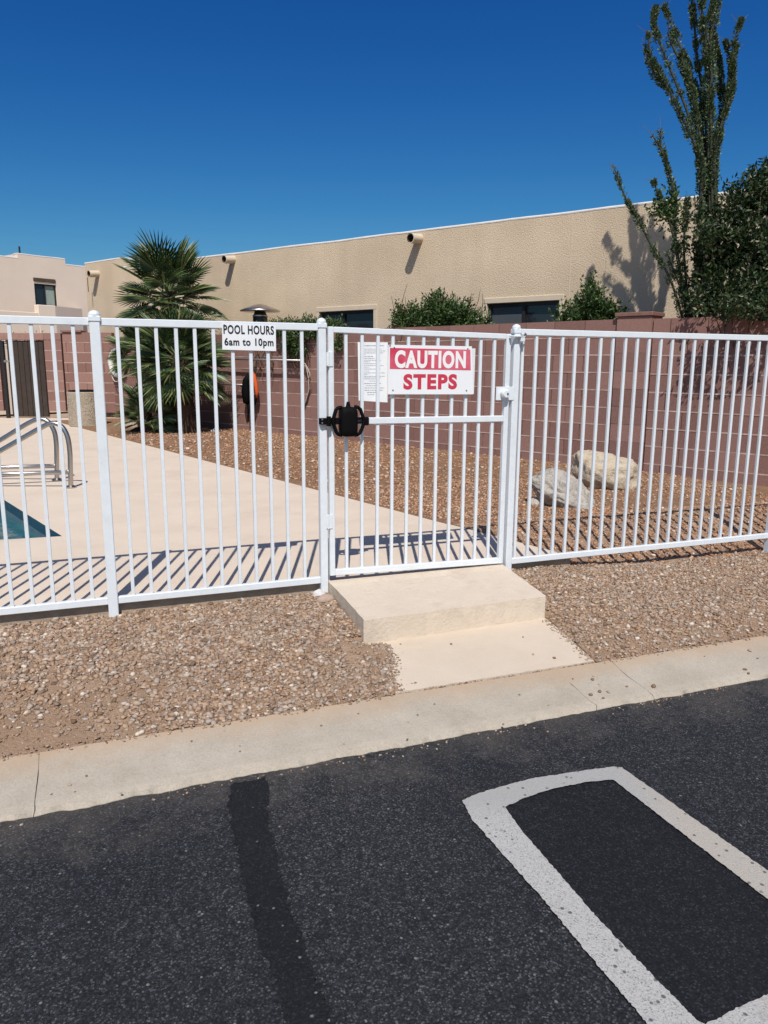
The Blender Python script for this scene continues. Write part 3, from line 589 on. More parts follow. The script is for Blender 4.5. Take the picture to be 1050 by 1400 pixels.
# ------------------------------------------------------------------ houses
def wall_holes(b, s0, s1, z0, z1, holes, t=0.0, rec=0.10, m=0):
    ss = sorted({s0, s1, *[h[0] for h in holes], *[h[1] for h in holes]}); zs = sorted({z0, z1, *[h[2] for h in holes], *[h[3] for h in holes]})
    for i in range(len(ss) - 1):
        for j in range(len(zs) - 1):
            cs, cz = (ss[i] + ss[i + 1]) / 2, (zs[j] + zs[j + 1]) / 2
            if any(h[0] < cs < h[1] and h[2] < cz < h[3] for h in holes): continue
            b.add([(ss[i], t, zs[j]), (ss[i + 1], t, zs[j]), (ss[i + 1], t, zs[j + 1]), (ss[i], t, zs[j + 1])], [(0, 1, 2, 3)], m)
    for (a, c, d, e) in holes:
        for q in (((a, d), (c, d)), ((c, d), (c, e)), ((c, e), (a, e)), ((a, e), (a, d))):
            (p0, p1) = q; b.add([(p0[0], t, p0[1]), (p1[0], t, p1[1]), (p1[0], t + rec, p1[1]), (p0[0], t + rec, p0[1])], [(0, 1, 2, 3)], m)
def window(parent, a, c, d, e, split, t=0.10, pale=None):
    f = MB(); w = 0.045
    f.box(a, c, t - 0.05, t, e - w, e).box(a, c, t - 0.05, t, d, d + w).box(a, a + w, t - 0.05, t, d + w, e - w).box(c - w, c, t - 0.05, t, d + w, e - w)
    x = a + (c - a) * split; f.box(x - w / 2, x + w / 2, t - 0.045, t, d + w, e - w)
    fr = f.build('window', M['frame'], parent)
    MB().box(a + w, x - w / 2, t - 0.02, t - 0.012, d + w, e - w).build('pane', M['glass'] if pale else M['reflectglass'], fr)
    MB().box(x + w / 2, c - w, t - 0.012, t - 0.004, d + w, e - w).build('pane', M['blind'] if pale else M['glass'], fr)
    return fr
h1 = thing('house', 'long low tan stucco house behind the block wall', 'house', HO.w(0, 0, 0), HO.a)
ROOF = 3.355; ROOFL = 3.55
sA = HO.at(117, 380)[0]; sB = HO.at(169, 380)[0]; sZ = HO.at(1250, 300)[0]
W1 = (HO.at(437, 430)[0], HO.at(511, 430)[0], 0.95, 2.155); W2 = (HO.at(666, 430)[0], HO.at(764, 430)[0], 0.95, 2.155)
b = MB(); wall_holes(b, sB, sZ, -0.5, ROOF, [W1, W2]); wall_holes(b, sA, sB, -0.5, ROOFL, [])
b.add([(sA, 0, -0.5), (sA, 7, -0.5), (sA, 7, ROOFL), (sA, 0, ROOFL)], [(0, 1, 2, 3)])
b.add([(sB, 0, ROOF - 0.05), (sB, 7, ROOF - 0.05), (sB, 7, ROOFL), (sB, 0, ROOFL)], [(0, 1, 2, 3)])
b.add([(sZ, 0, -0.5), (sZ, 7, -0.5), (sZ, 7, ROOF), (sZ, 0, ROOF)], [(0, 1, 2, 3)]); b.add([(sA, 7, -0.5), (sZ, 7, -0.5), (sZ, 7, ROOF), (sA, 7, ROOF)], [(0, 1, 2, 3)])
b.build('wall', M['stucco'], h1, recalc=False)
def parapet(parent, s0, s1, z, mat=None, t0=-0.012, t1=0.28):
    n = max(2, int((s1 - s0) / 0.25)); vs = []; fs = []
    prof = [(t0 + 0.008, z - 0.012), (t0 + 0.008, z + 0.004), (t0 + 0.022, z + 0.020), (t0 + 0.06, z + 0.028), (t1, z + 0.028), (t1, z - 0.06)]
    for i in range(n + 1):
        s = s0 + (s1 - s0) * i / n
        for k, (t, q) in enumerate(prof): vs.append((s, t + 0.004 * noise.noise((s * 3, k, 0)), q + 0.010 * noise.noise((s * 0.9, 0, 5)) + 0.004 * noise.noise((s * 4, k, 9))))
    P_ = len(prof)
    for i in range(n):
        for k in range(P_): fs.append((i * P_ + k, i * P_ + (k + 1) % P_, (i + 1) * P_ + (k + 1) % P_, (i + 1) * P_ + k))
    fs += [tuple(range(P_)), tuple(n * P_ + k for k in range(P_))]
    return MB().add(vs, fs).build('parapet_cap', mat or M['cap'], parent, False)
parapet(h1, sB + 0.01, sZ, ROOF); parapet(h1, sA, sB, ROOFL)
MB().add([(sA, 0.2, ROOF - 0.25), (sZ, 0.2, ROOF - 0.25), (sZ, 7, ROOF - 0.25), (sA, 7, ROOF - 0.25)], [(0, 1, 2, 3)]).build('roof', M['cap'], h1)
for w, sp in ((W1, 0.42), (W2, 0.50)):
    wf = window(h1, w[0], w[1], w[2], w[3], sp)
    MB().box(w[0] - 0.07, w[1] + 0.07, -0.022, 0.03, w[3] + 0.002, w[3] + 0.085, 0.006).build('trim', M['trim'], wf)
    MB().box(w[0] - 0.07, w[0] - 0.002, -0.020, 0.03, w[2], w[3] + 0.001, 0.006).build('trim', M['trim'], wf); MB().box(w[1] + 0.002, w[1] + 0.07, -0.020, 0.03, w[2], w[3] + 0.001, 0.006).build('trim', M['trim'], wf)
for (x, y, L, r) in ((573.5, 326, 0.26, 0.078), (319, 354.5, 0.24, 0.075), (134, 374, 0.24, 0.075)):
    s, z = HO.at(x, y); q = MB(); n = 18
    pts = [(s, 0.05, z), (s, -L, z - 0.03)]
    q.tube(pts, r, n, 0, caps=False); q.tube([(s, -L + 0.0, z - 0.03), (s, 0.04, z - 0.001)], r * 0.84, n, 1, caps=False)
    o_ = [(r, 0), (r * 0.84, 0)]
    vs = [(s + rr * math.cos(2 * math.pi * j / n), -L - 0.0005, z - 0.03 + rr * math.sin(2 * math.pi * j / n)) for rr, _ in o_ for j in range(n)]
    q.add(vs, [(j, (j + 1) % n, n + (j + 1) % n, n + j) for j in range(n)], 0)
    q.build('roof_spout', [M['trim'], M['trunk']], h1, True)
s, z = HO.at(131, 384); MB().tube([(s - 0.03, -0.19, z + 0.06), (s - 0.035, -0.19, z - 0.10), (s - 0.03, -0.19, z - 0.26)], 0.010, 5).build('drip_chain', M['trunk'], h1)
sx, zx = HO.at(783, 300); MB().box(sx - 0.006, sx + 0.006, -0.004, 0.01, 0.9, ROOF - 0.08).build('control_joint', M['trim'], h1)

# pale house to the far left
PH = Frame(pY(118, 430, 27.0).xy.to_3d(), 52.0)
h2 = thing('house', 'pale pinkish stucco house with stepped parapet and one small window at far left', 'house', PH.w(0, 0, 0), PH.a)
def pv(x, y): return PH.at(x, y)
zr0 = pv(105, 363.5)[1]; zr1 = pv(57, 350.5)[1]; zr2 = pv(12, 351.5)[1]; zr2 = min(zr2, zr1 - 0.12)
s117, s90, s25 = pv(117.5, 370)[0], pv(90, 370)[0], pv(25, 360)[0]; sM = pv(-260, 360)[0]
wa, wb = pv(47.5, 400)[0], pv(77.5, 400)[0]; wz0, wz1 = pv(50, 418)[1], pv(62, 388.5)[1]
b = MB(); wall_holes(b, s90, s117, -0.5, zr0, []); wall_holes(b, s25, s90, -0.5, zr1, [(wa, wb, wz0, wz1)]); wall_holes(b, sM, s25, -0.5, zr2, [])
for (s_, z0_, z1_) in ((s117, -0.5, zr0), (s90, zr0, zr1), (s25, zr2, zr1), (sM, -0.5, zr2)): b.add([(s_, 0, z0_), (s_, 5, z0_), (s_, 5, z1_), (s_, 0, z1_)], [(0, 1, 2, 3)])
b.build('wall', M['palestucco'], h2, recalc=False)
for a_, c_, z_ in ((s90 + 0.005, s117, zr0), (s25, s90, zr1), (sM, s25 - 0.005, zr2)): parapet(h2, a_, c_, z_)
wf = window(h2, wa, wb, wz0, wz1, 0.48, 0.10, True)
lz0, lz1 = pv(60, 385.5)[1], pv(60, 382)[1]
MB().box(pv(45.5, 384)[0], pv(75.5, 384)[0], -0.03, 0.03, lz0, lz1 + 0.03, 0.01).build('lintel', M['trunk'], h2)
s_, z_ = PH.at(27, 346, 0.5); MB().tube([(s_, 0.5, z_ - 0.4), (s_, 0.5, PH.at(27, 337, 0.5)[1])], 0.03, 8).build('vent_pipe', M['frame'], h2)
b = MB(); b.add([(sM, 0.2, zr2 - 0.3), (s117, 0.2, zr2 - 0.3), (s117, 5, zr2 - 0.3), (sM, 5, zr2 - 0.3)], [(0, 1, 2, 3)]).build('roof', M['cap'], h2)
# low garden wall in front of the pale house
gw = thing('garden_wall', 'low pale stucco patio wall stepping up below the small window', 'wall', PH.w(0, 0, 0), PH.a)
g0, gA = PH.at(-60, 428, -0.7); g1, gB = PH.at(52, 427.5, -0.7); g2, gC = PH.at(75, 418, -0.7); g3, gD = PH.at(112, 420.5, -0.25)
MB().box(g0 - 2, g1, -0.72, -0.5, -0.4, gB, 0.015).build('wall_panel', M['palestucco'], gw)
MB().box(g1 + 0.002, g2, -0.73, -0.46, -0.4, gC, 0.015).build('wall_panel', M['palestucco'], gw)
MB().prism([(g2 + 0.002, -0.729), (g3, -0.25), (g3, -0.02), (g2 + 0.002, -0.48)], -0.4, gC - 0.01).build('wall_panel', M['palestucco'], gw)

# ------------------------------------------------------------------ pool fence
RV = -0.014
def fpx(x, y, t=RV): return FE.at(x, y, t)
uLp = fpx(129.5, 445)[0]; uMp = fpx(439.5, 460)[0]; uRp = fpx(705.2, 470)[0]; uNp = fpx(1048.5, 741)[0] + 0.02; uKp = uLp - 1.62
RT0, RT1 = 1.394, 1.431; RB0, RB1 = -0.006, 0.031; RD = 0.030
PICK = MB().box(-0.0088, 0.0088, -0.0088, 0.0088, 0, RT0 - RB1, 0.0015).build('picket', M['white']); PME = PICK.data; bpy.data.objects.remove(PICK)
def picket(parent, u, z0=RB1, h=RT0 - RB1, v=RV):
    o = link('picket', PME, parent); o.location = (u, v, z0 - 0.004); o.scale = (1, 1, (h + 0.008) / (RT0 - RB1)); o.rotation_euler = (random.uniform(-.001, .001), random.uniform(-.0015, .0015), random.uniform(-.05, .05)); return o
def rail(parent, u0, u1, z0, z1, name='rail', v=RV): return MB().box(u0, u1, v - RD / 2, v + RD / 2, z0, z1, 0.003).build(name, M['white'], parent)
def post(parent, u, w, zb, zt, v=RV):
    p = MB().box(u - w / 2, u + w / 2, v - w / 2, v + w / 2, zb, zt, 0.004).build('post', M['white'], parent)
    c = MB(); h = w / 2 + 0.004; c.box(u - h, u + h, v - h, v + h, zt - 0.022, zt + 0.006, 0.004)
    prof = [(h * 1.12, zt + 0.004), (h * 1.02, zt + 0.014), (h * 0.78, zt + 0.024), (h * 0.4, zt + 0.031), (0.002, zt + 0.033)]; vs = []; fs = []; n = 24
    for (r, z) in prof:
        for j in range(n):
            t = 2 * math.pi * j / n; ct, st = math.cos(t), math.sin(t); e = 0.45
            k = (abs(ct) ** (2 / e) + abs(st) ** (2 / e)) ** (-e / 2) if r > h * 0.5 else 1
            k = min(k, h / r) if r > h * 0.9 else min(k, 1.12); vs.append((u + r * ct * k, v + r * st * k, z))
    for i in range(len(prof) - 1):
        for j in range(n): fs.append((i * n + j, i * n + (j + 1) % n, (i + 1) * n + (j + 1) % n, (i + 1) * n + j))
    c.add(vs, fs); c.build('cap', M['white'], p); return p
f1 = thing('pool_fence', 'white metal picket fence left of the gate, carrying the pool hours sign', 'fence', FE.w(0, 0, 0), FE.a)
ZC = fpx(128.6, 424)[1] - 0.033
WL, WM, WR = 0.049, 0.043, 0.043
post(f1, uLp, WL, fpx(155, 846)[1] - 0.03, ZC); post(f1, uMp, WM, fpx(440, 817)[1] - 0.03, fpx(440, 434.5)[1] - 0.033); post(f1, uKp, WL, -0.14, ZC); post(f1, uKp - 2.0, WL, -0.14, ZC)
for a_, c_ in ((uLp + WL / 2, uMp - WM / 2), (uKp + WL / 2, uLp - WL / 2), (uKp - 2.0 + WL / 2, uKp - WL / 2)):
    rail(f1, a_, c_, RT0, RT1); rail(f1, a_, c_, RB0, RB1)
for x in (160, 187, 213.3, 240, 265.7, 291.2, 317.2, 341.5, 365.5, 388.3, 411.8): picket(f1, fpx(x, 448)[0])
for x in (11.7, 42.3, 71.3, 100): picket(f1, fpx(x, 446)[0])
u = fpx(11.7, 446)[0] - 0.0935
while u > uKp + 0.07: picket(f1, u); u -= 0.0935
u = uKp - 0.1
while u > uKp - 1.93: picket(f1, u); u -= 0.0935
f2 = thing('pool_fence', 'white metal picket fence right of the gate, in front of the boulders', 'fence', FE.w(0, 0, 0), FE.a)
post(f2, uRp, WR, -0.13, fpx(704.5, 443)[1] - 0.033); post(f2, uNp, WL, -0.2, ZC); post(f2, uNp + 2.15, WL, -0.2, ZC)
for a_, c_ in ((uRp + WR / 2, uNp - WL / 2), (uNp + WL / 2, uNp + 2.15 - WL / 2)): rail(f2, a_, c_, RT0, RT1); rail(f2, a_, c_, RB0, RB1)
uF = fpx(715, 463)[0]; NPK = 21; uG = fpx(1038.3, 463)[0]
for i in range(NPK + 1):
    u = uF + (uG - uF) / 20 * i
    if u < uNp - 0.05: picket(f2, u)
u = uNp + 0.09
while u < uNp + 2.1: picket(f2, u); u += 0.0935
MB().lathe([(0.09, 0.0), (0.085, 0.02), (0.06, 0.028)], (uLp, RV, fpx(155, 846)[1] - 0.024), 14, 0, 0.06).build('post_footing', M['kerb'], f1)
# the gate, sagging a little at the latch side
g = thing('gate', 'white picket gate with mid rail at the top of the concrete step', 'gate', FE.w(0, 0, 0), FE.a)
gu0 = fpx(447.8, 480)[0]; gu1 = fpx(696.6, 480)[0]; SW = 0.031; GV = RV - 0.002
gTL, gTR = fpx(458, 446.8)[1], fpx(692, 456.6)[1]; gBL, gBR = fpx(457, 786)[1], fpx(690, 769)[1]
def gz(u, zl, zr): return zl + (zr - zl) * (u - gu0) / (gu1 - gu0)
def grail(zl, zr, h, a_, c_):
    b = MB().box(a_, c_, GV - 0.0145, GV + 0.0145, 0, h, 0.003); b.v = [(x, y, z + gz(x, zl, zr)) for x, y, z in b.v]; return b.build('rail', M['white'], g)
grail(gTL - 0.031, gTR - 0.031, 0.031, gu0 + SW, gu1 - SW); grail(gBL, gBR, 0.036, gu0 + SW, gu1 - SW)
mz0 = fpx(505, 579.3)[1]; mz1 = fpx(688, 576.3)[1]; grail(mz0, mz1, 0.036, gu0 + SW, gu1 - SW)
MB().box(gu0, gu0 + SW, GV - 0.0155, GV + 0.0155, gBL, gTL, 0.003).build('stile', M['white'], g); MB().box(gu1 - SW, gu1, GV - 0.0155, GV + 0.0155, gBR, gTR, 0.003).build('stile', M['white'], g)
GP = [fpx(460 + x / 3.75, 460)[0] for x in (48, 130, 212, 290, 368, 445, 521, 597, 670, 740, 812)]
for u in GP:
    za = gz(u, gBL, gBR) + 0.034; zb = gz(u, gTL, gTR) - 0.03; picket(g, u, za, zb - za, GV + 0.002 if True else GV)
for (x, y0, y1) in ((447.3, 481, 501), (447.3, 703, 722)):
    u, z0 = fpx(x, y1); z1 = fpx(x, y0)[1]; h = MB(); h.box(u - 0.004, u + 0.026, GV - 0.020, GV - 0.0158, z0, z1, 0.001).box(u - 0.012, u - 0.0045, GV - 0.0265, GV - 0.0242, z0 + 0.004, z1 - 0.004, 0.0008)
    h.tube([(u - 0.0005, GV - 0.0225, z0 + 0.001), (u - 0.0005, GV - 0.0225, z1 - 0.001)], 0.0055, 8); h.build('hinge', M['white'], g)
u0, z0 = fpx(675.5, 547); u1, z1 = fpx(701, 528.5)
lp = MB().box(u0, u1, GV - 0.022, GV - 0.0158, z0, z1, 0.001).build('latch_plate', M['white'], g)
uu, zz = fpx(686, 538); 
lk = MB(); lk.tube([(uu, GV - 0.022, zz), (uu, GV - 0.050, zz), (uu, GV - 0.058, zz)], [0.027, 0.026, 0.020], 18); lk.build('knob', M['white'], lp, False)
MB().tube([(uu + 0.006, GV - 0.0581, zz), (uu + 0.006, GV - 0.0605, zz)], 0.007, 8).build('lock_cylinder', M['alu'], lp)
# latch bracket at the head of the right post
lt = thing('post_latch', 'small white pull latch bracket at the head of the right gate post', 'latch', FE.w(uRp, RV, fpx(704, 460)[1]), FE.a)
MB().box(-0.062, 0.034, -0.036, -0.0262, -0.004, 0.004, 0.001).box(-0.062, 0.034, -0.052, -0.036, -0.003, 0.0015, 0.001).build('plate', M['white'], lt)
MB().box(0.006, 0.034, -0.050, -0.0262, -0.032, -0.0045, 0.003).build('body', M['white'], lt)
MB().tube([(0.030, -0.045, 0.000), (0.038, -0.052, 0.012), (0.030, -0.056, 0.018), (0.024, -0.05, 0.006)], 0.0045, 6).build('pull', M['alu'], lt)

# black gate closer hanging on the hinge side
gc = thing('gate_closer', 'black gate closer with side loops on the hinge side of the gate', 'gate closer', FE.w(0, 0, 0), FE.a)
cs = 6.364
def cp(x, y): return fpx(420 + x / cs, 420 + y / cs, -0.058)
ua, zt_ = cp(280, 868); ub, zb_ = cp(430, 1122)
b = MB(); n = 28; hw, hh = (ub - ua) / 2, (zt_ - zb_) / 2; cu_, cz_ = (ua + ub) / 2, (zt_ + zb_) / 2; vs = []; fs = []
for (v_, sc_) in ((-0.030, 0.92), (-0.038, 1.0), (-0.080, 1.0), (-0.094, 0.9), (-0.098, 0.6)):
    for j in range(n):
        t = 2 * math.pi * j / n; ct, st = math.cos(t), math.sin(t); e = 0.42; rx = abs(ct) ** e * (1 if ct > 0 else -1); rz = abs(st) ** e * (1 if st > 0 else -1)
        vs.append((cu_ + hw * sc_ * rx, v_, cz_ + hh * sc_ * rz))
fs = [(i * n + j, i * n + (j + 1) % n, (i + 1) * n + (j + 1) % n, (i + 1) * n + j) for i in range(4) for j in range(n)] + [tuple(range(n)), tuple(4 * n + j for j in range(n))]
b.add(vs, fs); b.build('body', M['black'], gc, True)
a_ = cp(355, 868); c_ = cp(355, 822); MB().tube([(a_[0], -0.060, a_[1] - 0.012), (a_[0], -0.060, a_[1] + 0.004), (c_[0], -0.060, c_[1])], [0.020, 0.013, 0.008], 12).build('top_knob', M['black'], gc)
def loop(pts):
    P_ = [cp(*p) for p in pts]; MB().tube([(u, -0.062, z) for u, z in P_], 0.0105, 8).build('side_loop', M['black'], gc, True)
loop([(300, 872), (268, 876), (248, 892), (237, 930), (226, 970), (226, 1010), (238, 1050), (255, 1092), (270, 1106), (300, 1114)])
loop([(410, 866), (440, 872), (462, 890), (474, 930), (490, 972), (490, 1010), (474, 1055), (456, 1094), (440, 1106), (410, 1114)])
a_, c_ = cp(112, 1022), cp(285, 962); 
MB().box(a_[0], c_[0], -0.062, -0.0432, a_[1], c_[1], 0.004).box(a_[0], a_[0] + 0.03, -0.0432, -0.031, a_[1] + 0.001, c_[1] - 0.001, 0.002).build('mount_arm', M['black'], gc)
MB().tube([(cp(185, 990)[0], -0.064, cp(185, 950)[1]), (cp(185, 990)[0], -0.064, cp(185, 1034)[1])], 0.013, 10).build('pivot', M['black'], gc)
for xx in (128, 128): pass
for yy in (976, 1006): q = cp(128, yy); MB().tube([(q[0], -0.0621, q[1]), (q[0], -0.066, q[1])], 0.0045, 8).build('bolt', M['alu'], gc)
a_, c_ = cp(425, 978), cp(505, 958); MB().box(a_[0], c_[0], -0.062, -0.034, a_[1], c_[1], 0.002).build('bracket', M['black'], gc)
a_, c_ = cp(425, 1014), cp(505, 996); MB().box(a_[0], c_[0], -0.062, -0.034, a_[1], c_[1], 0.002).build('bracket', M['black'], gc)
a_, c_ = cp(500, 1030), cp(541, 955); MB().box(a_[0], c_[0], -0.060, -0.0325, a_[1], c_[1], 0.006).build('end_clamp', M['black'], gc)

# ------------------------------------------------------------------ signs
def text_mesh(name, body, rect, v, mat, parent, bold=0.0, space=1.0):
    cu = bpy.data.curves.new('txt', 'FONT'); cu.body = body; cu.size = 1.0; cu.offset = bold; cu.space_character = space; cu.resolution_u = 4
    o = bpy.data.objects.new('txt', cu); COL.objects.link(o); dg = bpy.context.evaluated_depsgraph_get()
    me = bpy.data.meshes.new_from_object(o.evaluated_get(dg)); bpy.data.objects.remove(o)
    xs = [p.co.x for p in me.vertices]; ys = [p.co.y for p in me.vertices]; x0, x1, y0, y1 = min(xs), max(xs), min(ys), max(ys)
    (a, c, d, e) = rect
    for p in me.vertices:
        x = (p.co.x - x0) / (x1 - x0); y = (p.co.y - y0) / (y1 - y0); p.co = (a + (c - a) * x, v, d + (e - d) * y)
    bm = bmesh.new(); bm.from_mesh(me); bmesh.ops.remove_doubles(bm, verts=bm.verts, dist=1e-5)
    for f in bm.faces:
        f.smooth = False
        f.normal_update()
        if f.normal.y > 0: f.normal_flip()
    bm.to_mesh(me); bm.free()
    if me.attributes.get('custom_normal'): me.attributes.remove(me.attributes['custom_normal'])
    me.name = name; me.materials.clear(); me.materials.append(mat); return link(name, me, parent)
def panel(parent, name, corners, v, th, mat):
    """corners: (u,z) TL TR BR BL"""
    vs = [(u, v, z) for u, z in corners] + [(u, v + th, z) for u, z in corners]
    return MB().add(vs, [(0, 1, 2, 3), (7, 6, 5, 4), (0, 4, 5, 1), (1, 5, 6, 2), (2, 6, 7, 3), (3, 7, 4, 0)]).build(name, mat, parent)
def disc(parent, u, z, v, r=0.004): return MB().tube([(u, v, z), (u, v - 0.0025, z)], r, 8).build('screw', M['screw'], parent)
s1 = thing('sign', 'small white sign reading POOL HOURS 6am to 10pm on the fence', 'sign', FE.w(0, 0, 0), FE.a)
SV = RV - RD / 2 - 0.004
panel(s1, 'board', [fpx(303.6, 442.2, SV), fpx(377, 446, SV), fpx(377.4, 480, SV), fpx(304, 478, SV)], SV, 0.0025, M['signwhite'])
def rect(x0, y1, x1, y0):
    a, c = fpx(x0, y1, SV), fpx(x1, y0, SV); return (a[0], c[0], a[1], c[1])
text_mesh('lettering', 'POOL HOURS', rect(305.6, 456.5, 374.3, 445.6), SV - 0.001, M['letterblack'], s1, 0.030, 1.10)
text_mesh('lettering', '6am to 10pm', rect(307, 475.5, 373.8, 462.8), SV - 0.001, M['letterblack'], s1, 0.030, 1.10)
for x, y in ((306.5, 444.3), (372.8, 446.6)): u, z = fpx(x, y, SV); disc(s1, u, z, SV, 0.0035)
gs = 3.75
def gp(x, y): return fpx(440 + x / gs, 430 + y / gs, -0.040)
s2b = thing('sign', 'blank white board showing behind the right edge of the CAUTION sign', 'sign', FE.w(0, 0, 0), FE.a)
panel(s2b, 'board', [gp(420, 172), gp(789, 174), gp(781, 407), gp(420, 405)], GV - 0.0205, 0.0025, M['signback'])
mb_ = s2b.children[0].data; 
s2 = thing('sign', 'white and red CAUTION STEPS sign on the gate', 'sign', FE.w(0, 0, 0), FE.a)
TV = GV - 0.0245
panel(s2, 'board', [gp(341, 155), gp(769, 163), gp(775.5, 409), gp(338, 409)], TV, 0.003, M['signwhite'])
panel(s2, 'red_band', [gp(349, 171), gp(761, 180), gp(763, 286), gp(348, 279)], TV - 0.0008, 0.0006, M['red'])
def grect(x0, y1, x1, y0):
    a, c = gp(x0, y1), gp(x1, y0); return (a[0], c[0], a[1], c[1])
t_ = text_mesh('lettering', 'CAUTION', grect(373, 275, 739, 187), TV - 0.0016, M['letterwhite'], s2, 0.046, 1.12)
t_ = text_mesh('lettering', 'STEPS', grect(417, 385, 694, 305), TV - 0.0010, M['redletter'], s2, 0.046, 1.16)
for x, y in ((371, 170), (364, 388), (741, 390), (349, 160), (748, 176)): u, z = gp(x, y); disc(s2, u, z, TV)
s3 = thing('sign', 'narrow white sheet of printed pool rules behind the gate pickets', 'sign', FE.w(0, 0, 0), FE.a)
RVV = GV + 0.0155
def gp(x, y): return fpx(440 + x / gs, 430 + y / gs, 0.0)
panel(s3, 'board', [gp(184, 141), gp(338, 143), gp(340, 451), gp(189, 441)], RVV, 0.002, M['signwhite'])
pr = MB()
def gp(x, y): return fpx(440 + x / gs, 430 + y / gs, 0.0)
def rp(x, y): return gp(169 + x * 0.249, 120 + y * 0.249)   # from the enlarged view of the sheet
lines = [(160, 195, 600, 13), (230, 195, 545, 8), (268, 195, 640, 8), (308, 195, 590, 9), (340, 195, 215, 7), (381, 195, 380, 9), (420, 195, 420, 8), (460, 195, 540, 8), (490, 195, 300, 8), (531, 195, 440, 9), (570, 195, 590, 8), (603, 195, 290, 7), (640, 195, 525, 8), (682, 195, 290, 7),
         (720, 195, 625, 9), (746, 195, 265, 8), (790, 195, 615, 8), (822, 195, 530, 8), (846, 195, 420, 7), (888, 300, 420, 10), (938, 195, 535, 11), (984, 230, 430, 10), (1030, 200, 605, 11), (1078, 200, 575, 11), (1122, 250, 430, 11), (1168, 260, 400, 11)]
for (y, x0, x1, h) in lines:
    x = x0
    while x < x1:
        w = min(random.uniform(14, 60), x1 - x)
        k0, k1 = rp(x, y + h * 0.5), rp(x + w, y - h * 0.5)
        pr.add([(k0[0], RVV - 0.0008, k0[1]), (k1[0], RVV - 0.0008, k0[1]), (k1[0], RVV - 0.0008, k1[1]), (k0[0], RVV - 0.0008, k1[1])], [(0, 1, 2, 3)]); x += w + random.uniform(6, 12)
pr.build('small_print', M['greyprint'], s3)

# ------------------------------------------------------------------ pool handrails
def handrail(base, pts, bar, label):
    Y = base.y; t = thing('handrail', label, 'handrail', base, 0, 'pool handrails')
    P_ = [pY(x, y, Y) - base for x, y in pts]; P_[0] = Vector((0, 0, 0))
    Q = []                                                  # smooth the bends
    for i in range(len(P_) - 1):
        p0, p1, p2, p3 = P_[max(i - 1, 0)], P_[i], P_[i + 1], P_[min(i + 2, len(P_) - 1)]
        for j in range(5):
            k = j / 5; Q.append(0.5 * ((2 * p1) + (p2 - p0) * k + (2 * p0 - 5 * p1 + 4 * p2 - p3) * k * k + (3 * p1 - p0 - 3 * p2 + p3) * k ** 3))
    Q.append(P_[-1]); MB().tube(Q, 0.0235, 14).build('rail', M['steel'], t, True)
    a, c = pY(bar[0][0], bar[0][1], Y) - base, pY(bar[1][0], bar[1][1], Y) - base
    MB().tube([a, c], 0.022, 12).build('cross_bar', M['steel'], t, True)
    MB().lathe([(0.052, 0.0), (0.052, 0.012), (0.030, 0.026)], (0, 0, 0.001), 18).build('flange', M['steel'], t)
    return t
handrail(pz(97, 667, 0), [(97, 667), (96.3, 640), (95.5, 618), (92.5, 598), (86, 585), (76, 579), (66, 580), (52, 587), (30, 599.5), (0, 616.5), (-50, 645), (-100, 674)], ((95, 645.5), (-100, 651)), 'nearer of the two bent stainless pool handrails')
handrail(pz(78, 657, 0), [(78, 657), (77.5, 630), (76.8, 605), (73.5, 588), (65, 576), (55, 573), (45, 575.5), (30, 583.5), (0, 602), (-50, 631), (-100, 660)], ((76, 637), (-100, 642)), 'farther of the two bent stainless pool handrails')

# ------------------------------------------------------------------ litter bin (exposed aggregate)
cb = pz(111.5, 584, 0); bin_ = thing('litter_bin', 'round speckled concrete litter bin in front of the block wall', 'bin', cb + Vector((0, 0.28, 0)))
H = pY(111, 536, cb.y).z; Rr = 0.325
MB().lathe([(Rr * 0.98, 0), (Rr, 0.02), (Rr, H - 0.02), (Rr * 0.985, H)], (0, 0, 0), 40).build('body', M['aggbase'], bin_, False)
n = 2600; th = rng.uniform(np.pi * 0.9, np.pi * 2.1, n); zz = rng.uniform(0.02, H - 0.015, n); 
chips = stones('aggregate', list(np.stack([Rr * np.cos(th), Rr * np.sin(th), zz], 1)), rng.uniform(0.004, 0.0095, n), M['agg'], CV, CF); chips.parent = bin_
MB().lathe([(Rr * 0.93, H - 0.01), (Rr * 0.93, H + 0.025), (Rr * 0.5, H + 0.035)], (0, 0, 0), 30).build('lid', M['black'], bin_)

# ------------------------------------------------------------------ things hanging on the block wall
def bwp(x, y, t): u, z = BW.at(x, y, t); return BW.w(u, t, z)
# life ring
u, z = BW.at(160, 496, -0.10); lr = thing('life_ring', 'white life ring hanging on the wall, half hidden by the palms', 'life ring', BW.w(u, -0.10, z), BW.a)
n = 36; MB().tube([(0.255 * math.cos(2 * math.pi * j / n), 0, 0.255 * math.sin(2 * math.pi * j / n)) for j in range(n)], 0.062, 12, closed=True).build('ring', M['ring'], lr, True)
MB().tube([(0.33 * math.cos(t) , -0.03 - 0.02 * math.sin(3 * t), 0.33 * math.sin(t) - 0.06 * (1 - math.cos(t * 2)) * 0.6) for t in [math.pi * 0.95 + math.pi * 1.1 * j / 20 for j in range(21)]], 0.010, 6).build('rope', M['rope'], lr)
for t in (0.8, 2.3, 3.9, 5.5): MB().tube([(0.255 * math.cos(t + d), 0, 0.255 * math.sin(t + d)) for d in (-0.09, 0, 0.09)], 0.0655, 12).build('band', M['rope'], lr)
